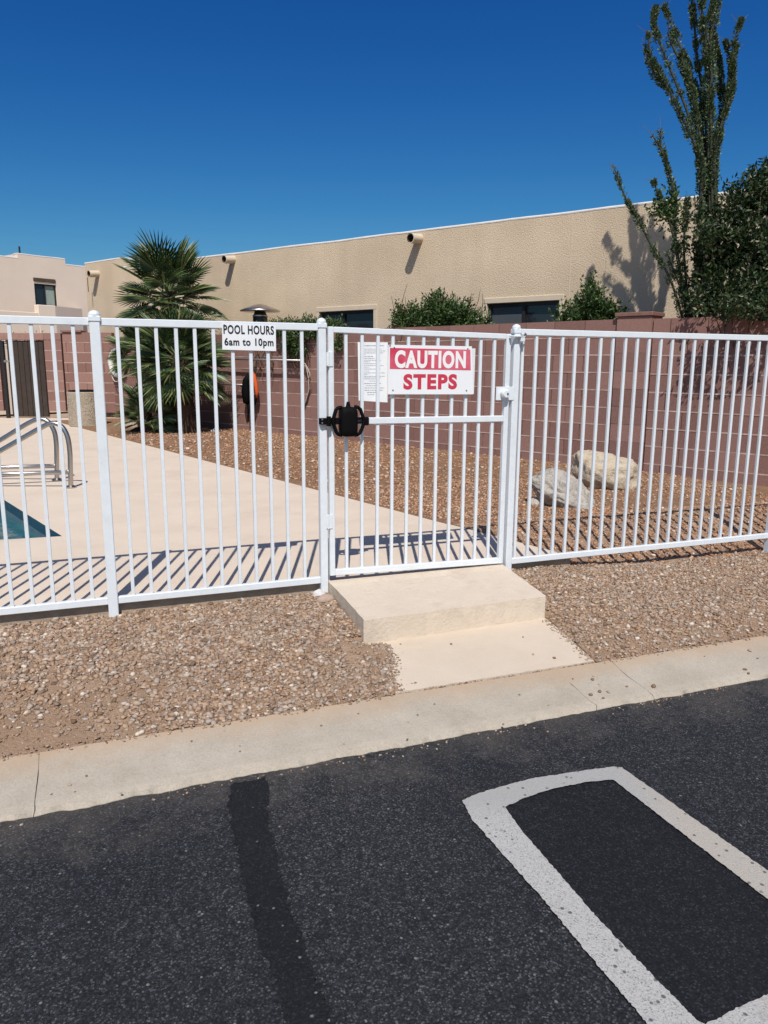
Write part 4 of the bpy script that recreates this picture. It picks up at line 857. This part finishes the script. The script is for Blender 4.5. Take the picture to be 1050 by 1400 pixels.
def wall_pole(x0, y0, x1, y1, t, r, label, mat):
    a, c = bwp(x0, y0, t), bwp(x1, y1, t); o = thing('pool_pole', label, 'pole'); MB().tube([a, c], r, 8).build('tube', mat, o, True)
    for k in (0.12, 0.9):
        p = a.lerp(c, k); q = p + BW.ey * (-t); MB().tube([p - Vector((0, 0, r * 1.5)), q - Vector((0, 0, r * 1.5))], 0.012, 6).build('hook', M['frame'], o)
    return o
wall_pole(255, 489.5, 413, 493, -0.14, 0.017, 'upper pale pole hung along the block wall', M['alu'])
wall_pole(255, 523, 338, 526.5, -0.12, 0.015, 'lower grey pole hung along the block wall beside the rescue tube', M['alu'])
# rescue tube
u, z = BW.at(346, 540, -0.12); rt = thing('rescue_tube', 'orange and black rescue tube hanging on the block wall', 'rescue tube', BW.w(u, -0.10, z), BW.a)
def rq(x, y):
    a, c = BW.at(x, y, -0.10); return a - u, c - z
def blade(pts, w, mat, name, t=-0.02):
    MB().tube([(rq(*p)[0], t, rq(*p)[1]) for p in pts], w, 8).build(name, mat, rt, True)
blade([(346.5, 508), (349.5, 513), (352, 524), (353.6, 536), (353.5, 544)], [0.018, 0.034, 0.038, 0.034, 0.016], M['orange'], 'float', -0.04)
blade([(343, 512), (340, 520), (339.5, 535), (340.5, 550), (342, 552)], [0.03, 0.065, 0.085, 0.065, 0.02], M['black'], 'cover', -0.05)
blade([(349, 540), (349, 548), (347.5, 558), (346.5, 568)], [0.06, 0.052, 0.03, 0.012], M['black'], 'strap', -0.03)
blade([(341, 548), (341.5, 560), (341, 576)], [0.03, 0.02, 0.01], M['black'], 'strap', -0.03)
# cable loops
cbx = thing('cable_loop', 'thin pale and dark cable loops dangling on the block wall left of the gate', 'cable')
MB().tube([bwp(x, y, -0.05) for x, y in ((411, 494), (417, 497), (421, 504), (424, 512), (421, 520))], 0.0065, 6).build('strand', M['rope'], cbx, True)
MB().tube([bwp(x, y, -0.05) for x, y in ((411, 495), (419, 502), (421.5, 516), (422.5, 532), (418, 548), (413, 564))], 0.0055, 6).build('strand', M['rope'], cbx, True)
MB().tube([bwp(x, y, -0.03) for x, y in ((412, 501), (418, 508), (422, 520), (423, 534), (420, 548), (412, 564))], 0.008, 6).build('strand', M['cable'], cbx, True)
MB().tube([bwp(x, y, -0.03) for x, y in ((425.5, 532), (421, 540), (417, 552), (414, 562))], 0.007, 6).build('strand', M['cable'], cbx, True)

# ------------------------------------------------------------------ patio heater behind the wall
HYY = 14.3; hb = pY(355.5, 424, HYY); ht = thing('patio_heater', 'silver mushroom patio heater showing above the fence rail', 'patio heater', (hb.x, HYY, 0.0))
zc = pY(355, 424, HYY).z; ztop = pY(355, 415.8, HYY).z
prof = [(0.365, zc - 0.028), (0.372, zc - 0.015), (0.33, zc + 0.012), (0.20, zc + 0.055), (0.12, ztop - 0.02), (0.03, ztop)]
MB().lathe(prof, (0, 0, 0), 32).build('reflector', M['steel'], ht, True)
MB().lathe([(0.135, zc - 0.30), (0.14, zc - 0.28), (0.135, zc - 0.11), (0.10, zc - 0.03)], (0, 0, 0), 20).build('burner', M['frame'], ht, True)
MB().lathe([(0.148, zc - 0.115), (0.148, zc - 0.095)], (0, 0, 0), 20).build('band', M['steel'], ht)
MB().lathe([(0.035, 0.5), (0.035, zc - 0.29)], (0, 0, 0), 12).build('pole', M['steel'], ht); MB().lathe([(0.24, -0.3), (0.22, 0.45), (0.05, 0.55)], (0, 0, 0), 24).build('base', M['steel'], ht)

# ------------------------------------------------------------------ boulders and loose stones
def rock(name, c, dims, seed, mat, sub=4, rot=0.0, rough=0.22, cuts=9, strata=0.0):
    bm = bmesh.new(); bmesh.ops.create_icosphere(bm, subdivisions=sub, radius=1); rr = random.Random(seed); pl = []
    for _ in range(cuts):
        d = Vector((rr.uniform(-1, 1), rr.uniform(-1, 1), rr.uniform(-0.6, 1))).normalized(); pl.append((d, rr.uniform(0.62, 0.88)))
    for v in bm.verts:
        p = v.co.normalized(); q = p.copy()
        for d, k in pl:
            e = q.dot(d)
            if e > k: q -= d * (e - k) * 0.7
        q *= 1 + rough * noise.fractal(p * 1.6 + Vector((seed, 0, 0)), 1.0, 2.0, 5) * 0.55 + 0.03 * noise.noise(p * 9 + Vector((0, seed, 0)))
        if strata: q *= 1 - strata * max(0, 1 - abs(noise.noise(Vector((p.x * 1.5 + p.z * 2.5, p.y * 2, p.z * 3.5 - p.x * 1.2)) + Vector((seed, 2, 0)))) * 9)
        v.co = Vector((q.x * dims[0], q.y * dims[1], q.z * dims[2]))
    o = MB().bm(bm).build(name, mat, None, sub >= 4); o.location = c; o.rotation_euler = (0, 0, rot); return o
c = pz(773, 689, 0.0); r1 = rock('boulder', (c.x, c.y, 0.095), (0.335, 0.26, 0.175), 5, M['greyrock'], 5, 0.2, 0.30, strata=0.07); r1.rotation_euler = (0.12, 0.42, 0.1)
tag(r1, 'grey weathered boulder, the nearer of the two behind the fence', 'boulder')
c = pz(827, 666, 0.0); r2 = rock('boulder', (c.x, c.y, 0.155), (0.385, 0.29, 0.25), 12, M['tanrock'], 5, 0.0, 0.25, cuts=6, strata=0.03); r2.rotation_euler = (0.1, 0.38, 0.0)
tag(r2, 'tan boulder against the block wall behind the grey boulder', 'boulder')
c = pz(735, 690, -0.0); tag(rock('stone', (c.x, c.y, 0.02), (0.085, 0.06, 0.05), 3, M['greyrock'], 3), 'small grey stone at the left foot of the grey boulder', 'stone')
c = pz(444, 824, -0.08); tag(rock('stone', (c.x, c.y, -0.062), (0.055, 0.042, 0.032), 21, M['pinkrock'], 3, 0.5, 0.1, 3), 'smooth pinkish stone beside the hinge post at the step corner', 'stone')
c = pz(436, 818, -0.08); tag(rock('stone', (c.x, c.y + 0.02, -0.064), (0.036, 0.03, 0.033), 22, M['palerock'], 3, 0.2, 0.1), 'whitish stone tucked against the foot of the hinge post', 'stone')
c = pz(180, 586, 0.02); tag(rock('stone', (c.x, c.y, 0.07), (0.17, 0.13, 0.12), 31, M['pinkrock'], 3), 'brown stone on the gravel at the left foot of the palms', 'stone')
for i, (x, y) in enumerate(((262, 590), (294, 592))):
    c = pz(x, y, 0.02); tag(rock('stone', (c.x, c.y, 0.05), (0.09, 0.08, 0.06), 41 + i, M['palerock'], 3), ('pale stone in the shade at the foot of the palm trunk', 'pale stone on the gravel just right of the palm trunk')[i], 'stone')
PEB = [(95, 1070, 9), (70, 1081, 6), (118, 1059, 7), (165, 1078, 6), (102, 1077, 4), (262, 1016, 6), (307, 1003, 5), (328, 1025, 5), (328, 1019, 4), (298, 1025, 4), (439, 993, 6), (571, 977, 6), (558, 985, 6), (490, 978, 5), (594, 964, 5), (470, 1012, 5), (557, 1005, 5),
       (810, 930, 9), (811, 926, 6), (808, 947, 10), (820, 943, 10), (832, 943, 9), (825, 950, 7), (783, 930, 5), (819, 935, 6), (857, 936, 6), (894, 935, 13), (1025, 891, 10), (1019, 912, 9), (1024, 916, 7), (984, 881, 6), (1036, 899, 5), (963, 899, 4), (750, 960, 5), (710, 950, 5), (688, 985, 6), (640, 975, 4), (617, 881, 6), (568, 929, 6), (729, 892, 7), (758, 896, 8), (715, 871, 4)]
for i, (x, y, s) in enumerate(PEB):
    on_slab = i >= 37; z = -0.135 if on_slab else -0.172; p = pz(x, y, z); u, v = FE.loc(p); k = s * p.y / FPX * 0.37
    if on_slab: z = -0.127 - 0.028 * (-v - 0.70) / 0.52
    else: z = -0.155 - 0.035 * max(0, min(1, (-1.24 - v) / 0.28))
    o = rock('pebble', (p.x, p.y, z + k * 0.35), (k, k * 0.75, k * 0.55), 60 + i, M['pebble'] if i % 3 else M['pinkrock'], 2, i, 0.1, 4)
    tag(o, 'small loose pebble lying on the cream entry slab' if on_slab else 'small loose pebble lying on the grey concrete kerb', 'pebble', 'pebbles on the slab' if on_slab else 'pebbles on the kerb')

# ------------------------------------------------------------------ plants
def leaves(name, C, D, L, Wd, mat, parent, droop=0.25):
    """one bent diamond leaf per centre: C centres, D directions"""
    n = len(C); D = D / np.linalg.norm(D, axis=1, keepdims=True); R_ = rng.normal(size=(n, 3)); S_ = np.cross(D, R_); S_ /= np.linalg.norm(S_, axis=1, keepdims=True); N_ = np.cross(S_, D)
    L = np.broadcast_to(L, n)[:, None]; Wd = np.broadcast_to(Wd, n)[:, None]
    p0 = C; p1 = C + D * L * 0.5 + S_ * Wd * 0.5 + N_ * L * 0.06; p2 = C + D * L - N_ * L * droop * 0.5; p3 = C + D * L * 0.5 - S_ * Wd * 0.5 + N_ * L * 0.06
    V = np.stack([p0, p1, p2, p3], 1).reshape(-1, 3); k = np.arange(n)[:, None] * 4
    F = np.concatenate([k + np.array([[0, 1, 2]]), k + np.array([[0, 2, 3]])], 1).reshape(-1, 3); return struct(fast_mesh(name, V, F, mat, parent), 'stuff')
def shrub(name, label, cat, base, blobs, nclump, per, leafL, mat, group=None, stems=7, spread=0.6, clump=0.09, root=0.0):
    """blobs: (dx,dy,dz,rx,ry,rz) relative to base; sprigs of leaves at uneven spots in the blobs"""
    t = thing(name, label, cat, base, 0, group); Cs, Ds = [], []; tips = []
    tot = sum(b_[3] * b_[4] * b_[5] for b_ in blobs)
    for (x, y, z, rx, ry, rz) in blobs:
        for _ in range(max(3, int(nclump * rx * ry * rz / tot))):
            d = Vector((random.gauss(0, 1), random.gauss(0, 1), random.gauss(0, 1))).normalized(); r = random.random() ** 0.45 * random.uniform(0.75, 1.12)
            c = Vector((x + d.x * rx * r, y + d.y * ry * r, z + d.z * rz * r))
            if c.z < 0.02: continue
            ax = (d * 0.8 + Vector((0, 0, 0.7)) + Vector((random.gauss(0, .3), random.gauss(0, .3), random.gauss(0, .3)))).normalized(); tips.append(c)
            for k in range(per):
                q = k / per; Cs.append(c + ax * (q - 0.4) * clump * 2 + Vector((random.gauss(0, 1), random.gauss(0, 1), random.gauss(0, 1))) * clump * 0.22)
                Ds.append(ax * 0.6 + Vector((random.gauss(0, 1), random.gauss(0, 1), random.gauss(0, 1))) * spread)
    leaves('foliage', np.array([c[:] for c in Cs]), np.array([d[:] for d in Ds]), rng.uniform(0.7, 1.25, len(Cs)) * leafL, rng.uniform(0.32, 0.5, len(Cs)) * leafL, mat, t)
    tw = MB()
    for p in random.sample(tips, min(len(tips), stems * 6)):
        o = Vector((random.uniform(-.08, .08), random.uniform(-.08, .08), root)); m_ = o.lerp(p, 0.5) + Vector((random.uniform(-.06, .06), random.uniform(-.06, .06), 0.05)); tw.tube([o, m_, p], [0.014, 0.009, 0.004], 5)
    tw.build('stem', M['trunk'], t, True); return t
# shrubs between wall and house
def gap_pt(x, y, f):                                           # a spot between block wall and house, f = 0 at the wall
    d = ray(x, y); kw = (BW.o - CAM).dot(BW.ey) / d.dot(BW.ey); kh = (HO.o - CAM).dot(HO.ey) / d.dot(HO.ey); return CAM + d * (kw + 0.25 + (kh - kw - 0.45) * f)
p = gap_pt(604, 440, 0.35); q = p.y / FPX
shrub('shrub', 'wide green shrub behind the wall between the two house windows', 'shrub', (p.x, p.y, 0.5), [(-38 * q, 0.0, 1.28, 26 * q, 0.26, 0.30), (-8 * q, 0.05, 1.38, 24 * q, 0.30, 0.36), (22 * q, 0, 1.36, 26 * q, 0.28, 0.30), (48 * q, -0.02, 1.25, 18 * q, 0.22, 0.22), (0, 0, 0.9, 60 * q, 0.3, 0.5), (-56 * q, 0, 1.42, 10 * q, 0.1, 0.16)], 1900, 13, 0.062, M['leaf'])
ts = bpy.data.objects['shrub']; tw_ = 0
for k in range(16):
    x = random.uniform(-62, 66) * q; a = Vector((x, random.uniform(-.1, .1), 1.35 + random.uniform(0, 0.2))); e = a + Vector((random.uniform(-.10, .10), 0, random.uniform(0.18, 0.36)))
    MB().tube([a, a.lerp(e, 0.5) + Vector((random.uniform(-.02, .02), 0, 0)), e], [0.006, 0.005, 0.003], 5).build('twig', M['dryleaf'], ts)
p = gap_pt(805, 430, 0.35); q = p.y / FPX
shrub('shrub', 'green shrub with a raised tip behind the wall beside the block pillar', 'shrub', (p.x, p.y, 0.5), [(-28 * q, 0, 1.24, 22 * q, 0.24, 0.22), (0, 0, 1.42, 18 * q, 0.22, 0.34), (24 * q, 0, 1.30, 22 * q, 0.22, 0.24), (48 * q, 0, 1.16, 14 * q, 0.2, 0.15), (0, 0, 0.8, 45 * q, 0.3, 0.5), (-2 * q, 0, 1.74, 6 * q, 0.06, 0.16)], 1400, 13, 0.058, M['leaf'])
# vine spilling over the wall left of the gate
u, z = BW.at(405, 450); t_ = BW.w(u, -0.04, 0)
def bl(x, y, rx, ry, t=-0.06):
    w = bwp(x, y, t); q = w.y / FPX; return (w.x - t_.x, w.y - t_.y, w.z - 0.0, rx * q, 0.11, ry * q)
shrub('vine', 'green vine spilling over the block wall left of the gate post', 'vine', (t_.x, t_.y, 0), [bl(385, 452, 14, 8), bl(405, 458, 20, 14), bl(428, 452, 14, 10), bl(398, 474, 9, 16), bl(412, 476, 7, 14), bl(455, 448, 14, 7, 0.1), bl(463, 468, 5, 12), bl(380, 446, 26, 5, 0.15), bl(430, 444, 30, 5, 0.15)], 620, 11, 0.055, M['leaf'], stems=3, root=1.74)
tv = thing('dead_vine', 'bare brown vine stems trailing below the green vine on the wall', 'vine')
for i in range(34):
    x = random.choice([random.uniform(345, 372), random.uniform(388, 425)]); y = random.uniform(462, 488); P_ = [bwp(x, y, -0.06)]
    for k in range(4): x += random.uniform(-5, 4); y += random.uniform(4, 11); P_.append(bwp(x, y, -0.05))
    MB().tube(P_, 0.006, 5).build('twig', M['dryleaf'], tv)
# weeds over the far left wall
p = pY(45, 462, FY + 0.5); shrub('shrub', 'sparse grey-green weed tops over the wall above the brown door', 'weeds', (p.x, p.y, 1.2), [(-0.35, 0, 0.42, 0.30, 0.15, 0.22), (0.1, 0, 0.45, 0.3, 0.15, 0.22), (0.45, 0, 0.40, 0.25, 0.15, 0.18)], 110, 8, 0.06, M['leaf'], stems=3)
p = pz(621, 615, 0.03); shrub('small_plant', 'tiny dry green plant at the foot of the block wall seen through the gate', 'plant', p, [(0, 0, 0.09, 0.06, 0.05, 0.09)], 40, 9, 0.05, M['ocoleaf'], stems=1, clump=0.05)
# dark tree on the right
TB = pY(1035, 434, 8.55); q = 8.5 / FPX
def tb(x, y, rx, ry, Y=8.5, ryy=0.32):
    w = pY(x, y, Y); k = Y / FPX; return (w.x - TB.x, w.y - TB.y, w.z - 0.2, rx * k, ryy, ry * k)
blobs = [tb(1030, 270, 34, 30), tb(1000, 290, 22, 20), tb(985, 340, 30, 34), tb(1020, 340, 34, 40, 8.3, 0.4), tb(1055, 300, 34, 60), tb(975, 395, 30, 30), tb(1015, 400, 40, 30, 8.2, 0.5), tb(1070, 380, 40, 50, 8.3, 0.5), tb(1060, 250, 26, 24), tb(955, 330, 14, 16), tb(1110, 310, 50, 80), tb(1080, 235, 30, 24), tb(940, 300, 8, 10), tb(1000, 425, 46, 12, 7.8, 0.30), tb(1060, 425, 46, 14, 7.6, 0.30), tb(955, 415, 18, 14, 8.2, 0.2)]
shrub('tree', 'dark leafy tree leaning over the block wall at the right edge', 'tree', (TB.x, TB.y, 0.2), blobs, 2500, 12, 0.062, M['treeleaf'], stems=9, clump=0.10)
# tall ocotillo
OB = pY(958, 436, 9.0)
oc = thing('ocotillo', 'tall leafy ocotillo rising against the sky behind the right block wall', 'ocotillo', (OB.x, OB.y, 0.3))
def wand(pts, Y0, Y1, name='stem', leafr=0.020, r0=0.019, parent=None, base=None, dens=1250):
    base = base or Vector((OB.x, OB.y, 0.3)); n = len(pts); P_ = []
    for i, (x, y) in enumerate(pts): P_.append(pY(x, y, Y0 + (Y1 - Y0) * (1 - i / (n - 1))) - base)   # listed from tip to base
    Q = []
    for i in range(n - 1):
        p0, p1, p2, p3 = P_[max(i - 1, 0)], P_[i], P_[i + 1], P_[min(i + 2, n - 1)]
        for j in range(6):
            k = j / 6; Q.append(0.5 * ((2 * p1) + (p2 - p0) * k + (2 * p0 - 5 * p1 + 4 * p2 - p3) * k * k + (3 * p1 - p0 - 3 * p2 + p3) * k ** 3))
    Q.append(P_[-1]); N = len(Q); rs = [0.007 + (r0 - 0.007) * (i / (N - 1)) ** 0.6 for i in range(N)]
    st = MB().tube(Q, rs, 7).build(name, M['bark'], parent or oc, True)
    Ltot = sum((Q[i + 1] - Q[i]).length for i in range(N - 1)); k = int(Ltot * dens); C_, D_ = [], []
    for _ in range(k):
        i = random.randrange(N - 1); f = random.random(); p = Q[i].lerp(Q[i + 1], f); d = (Q[i] - Q[i + 1]).normalized()
        a = Vector((random.gauss(0, 1), random.gauss(0, 1), random.gauss(0, 1))); a -= d * a.dot(d); a.normalize()
        if noise.noise(p * 7.0 + Vector((9, n, 0))) < -0.08 and random.random() < 0.85: continue
        lr_ = leafr * min(1.0, 0.45 + 1.8 * (i + f) / N) * max(0.10, 0.85 + 1.8 * noise.noise(p * 5.0))
        C_.append(p + a * (rs[i] + random.random() ** 0.7 * lr_)); D_.append(a * 0.8 + d * 0.7 + Vector((random.gauss(0, .35), random.gauss(0, .35), random.gauss(0, .35))))
    leaves('leaf_cover', np.array([c[:] for c in C_]), np.array([d[:] for d in D_]), rng.uniform(0.7, 1.25, len(C_)) * 0.031, rng.uniform(0.45, 0.65, len(C_)) * 0.030, M['ocoleaf'], st)
    tw = MB()
    for _ in range(3):
        a = Vector((random.uniform(-1, 1), random.uniform(-1, 1), random.uniform(-0.2, 0.8))).normalized(); tw.tube([Q[random.randrange(3)], Q[0] + a * random.uniform(0.05, 0.15)], 0.0018, 4)
    tw.build('dry_tip', M['dryleaf'], st)
base_pts = [(963, 305), (961, 380), (958, 440)]
J = lambda d: [(x + d, y) for x, y in base_pts]
for pts, ya, yb in (
    ([(886, 42), (890.5, 80), (908, 112), (930.7, 157), (950, 199), (960, 235)] + J(-8), 9.0, 8.9),
    ([(897, 10), (893.8, 34), (905, 66), (921, 106), (940, 154), (955, 205)] + J(-4), 9.0, 9.1),
    ([(908, 8), (917, 32), (927.5, 58), (943.6, 96), (953, 138), (962, 193)] + J(0), 9.0, 9.25),
    
    ([(945, -40), (946, 5), (950, 42), (953, 82), (961, 129), (966, 190)] + J(4), 9.0, 9.2),
    ([(962, -60), (960, -10), (960, 32), (962, 64), (966, 110), (968, 190)] + J(8), 9.0, 9.0),
    ([(978, -50), (976, 0), (967, 34), (965, 66), (972.5, 98), (971, 135), (972.5, 185)] + J(11), 9.0, 8.9),
    ([(972, 38), (977, 58), (972, 90), (973, 130), (974, 190)] + J(14), 9.0, 9.1),
    ([(979, 61), (984, 86), (985, 119), (990, 140), (983, 180), (976, 219)] + J(15), 9.0, 9.15),
    ([(1014, 26), (1004, 56), (1001, 87), (1001, 109), (995, 141), (984, 180), (977, 219)] + J(17), 9.0, 8.85),
    ([(992, 56), (996, 72), (1001, 92), (1000, 112), (992, 150), (981, 190)] + J(13), 9.0, 9.0),
    ([(930, 75), (938, 100), (950, 150), (957, 200)] + J(-6), 9.0, 9.05), ([(913, 44), (921, 66), (934, 92), (947, 130), (957, 180)], 9.05, 9.1),
    ([(984, -10), (978, 24), (972, 50), (970, 90)], 8.95, 9.0), ([(1008, 62), (1003, 80), (1001, 104), (999, 125)], 8.9, 8.95), ([(882, 60), (888, 84), (898, 102), (910, 118)], 8.95, 8.95)):
    wand(pts, ya, yb)
oc2 = thing('ocotillo', 'short ocotillo wands slanting up left of the tall ocotillo', 'ocotillo', (OB.x, OB.y, 0.3))
for pts in ([(838.5, 226.6), (855, 270), (873, 302), (895, 344), (915, 379), (932, 431), (936, 470)], [(892, 185), (908, 214), (919.5, 257), (924, 289), (920, 315), (927.5, 353.6), (938, 431), (940, 470)],
            [(903, 178), (904, 198), (910, 220), (920, 258), (923, 300), (926, 350), (942, 431)], [(893, 247), (902, 270), (912, 295), (922, 330), (934, 400), (944, 440)], [(912, 345), (922, 372), (934, 405), (944, 445)], [(940, 270), (936, 310), (936, 360), (944, 440)]):
    wand(pts, 8.75, 8.75, parent=oc2, leafr=0.017, r0=0.015, dens=900)
w = pY(911, 286, 8.75); C_ = [(w.x - OB.x + random.gauss(0, .085), w.y - OB.y + random.gauss(0, .06), w.z - 0.3 + random.gauss(0, .085)) for _ in range(420)]
leaves('leaf_cover', np.array(C_), rng.normal(size=(420, 3)), 0.055, 0.026, M['leaf'], oc2)

# ------------------------------------------------------------------ fan palms
def frond_mesh(seed, pet, R_, nl=27):
    rr = random.Random(seed); b = MB(); droop = rr.uniform(0.06, 0.20)
    b.tube([(0, 0, 0), (0, pet * 0.5, 0.03), (0, pet, 0.0)], [0.014, 0.010, 0.008], 5, 1)
    for i in range(nl):
        t = (i / (nl - 1) - 0.5) * math.radians(235); L = R_ * (0.78 + 0.22 * math.cos(t)) * rr.uniform(0.9, 1.06)
        fold = 0.10 * abs(math.sin(t)); dx, dy = math.sin(t), math.cos(t); wv = 0.5 * L * math.radians(235) / nl * 0.60
        def P(f, s): 
            z = fold * f * L * 1.2 - droop * L * max(0, f - 0.45) ** 1.5 * 1.8
            return (dx * f * L - dy * s, pet + dy * f * L + dx * s, z - abs(s) * 0.5)
        vs = [P(0.03, 0), P(0.45, -wv * 0.62), P(0.45, 0), P(0.45, wv * 0.62), P(0.75, -wv * 0.42), P(0.75, 0), P(0.75, wv * 0.42), P(1.0, 0)]
        vs[2] = (vs[2][0], vs[2][1], vs[2][2] + 0.012); vs[5] = (vs[5][0], vs[5][1], vs[5][2] + 0.010)
        b.add(vs, [(0, 1, 2), (0, 2, 3), (1, 4, 5, 2), (2, 5, 6, 3), (4, 7, 5), (5, 7, 6)], 0)
    o = b.build('frond', [M['frond'], M['petiole']]); me = o.data; bpy.data.objects.remove(o); return me
FR = [frond_mesh(i, 0.40, 0.46) for i in range(5)]
def palm(label, base, ch, n, scale, trunk_r, emin=-0.7, emax=1.35, lean=(0, 0), up=False):
    t = thing('fan_palm', label, 'palm', base, 0, 'fan palms by the block wall'); tk = MB(); N = 14; prof = []
    for i in range(N + 1):
        f = i / N; prof.append((trunk_r * (1.05 - 0.25 * f), f * ch))
    tk.lathe(prof, (0, 0, 0), 16, 0, 0.10); tk.v = [(x + lean[0] * z / ch, y + lean[1] * z / ch, z) for x, y, z in tk.v]
    for k in range(int(160 * ch)):                               # old leaf bases and fibre
        a = random.uniform(0, 2 * math.pi); z = random.uniform(0.02, ch); r = trunk_r * (1.02 - 0.22 * z / ch); w = 0.020; c, s = math.cos(a), math.sin(a); ox, oy = lean[0] * z / ch, lean[1] * z / ch; h = random.uniform(0.05, 0.11); e = random.uniform(0.015, 0.045)
        tk.add([(ox + r * c - w * s, oy + r * s + w * c, z), (ox + r * c + w * s, oy + r * s - w * c, z), (ox + (r + e) * c, oy + (r + e) * s, z + h), (ox + (r + 0.012) * c, oy + (r + 0.012) * s, z - 0.02)], [(0, 1, 2), (0, 3, 2), (1, 3, 2), (0, 1, 3)])
    tk.build('trunk', M['fibre'], t, recalc=False)
    for k in range(n):
        f = (k + 0.5) / n; el = emax + (emin - emax) * f ** 0.85 + random.uniform(-0.12, 0.12); az = k * 2.39996 + random.uniform(-0.25, 0.25)
        o = link('frond', random.choice(FR), t); s = scale * random.uniform(0.85, 1.12)
        o.matrix_local = Matrix.Translation((lean[0], lean[1], ch - 0.22 * f * scale)) @ Matrix.Rotation(az, 4, 'Z') @ Matrix.Rotation(el, 4, 'X') @ Matrix.Rotation(random.uniform(-0.5, 0.5), 4, 'Y') @ Matrix.Scale(s, 4)
    return t
def pbase(x, y, z=0.02): return pz(x, y, z)
b0 = pbase(236, 584); zt_ = pY(230, 402, b0.y).z; palm('tallest fan palm at the back of the clump by the block wall', b0, zt_ + 0.02, 46, 1.27, 0.14, -0.75, 1.35, (pY(230, 400, b0.y).x - b0.x, 0))
b1 = pbase(259, 593); zt_ = pY(246, 487, b1.y).z; palm('middle fan palm with a shaggy brown trunk, front of the clump', b1, zt_, 52, 1.12, 0.155, -0.75, 1.35, (pY(242, 482, b1.y).x - b1.x, 0))
b2 = pbase(203, 592); zt_ = pY(198, 565, b2.y).z; palm('low young fan palm sprouting at the left foot of the clump', b2, zt_, 30, 0.74, 0.09, -0.35, 1.3)
b3 = pbase(190, 588); b3.y += 0.25; zt_ = pY(192, 478, b3.y).z; palm('slim fan palm leaning left beside the life ring', b3, zt_, 34, 0.80, 0.08, -0.6, 1.2, (pY(192, 478, b3.y).x - b3.x, 0))
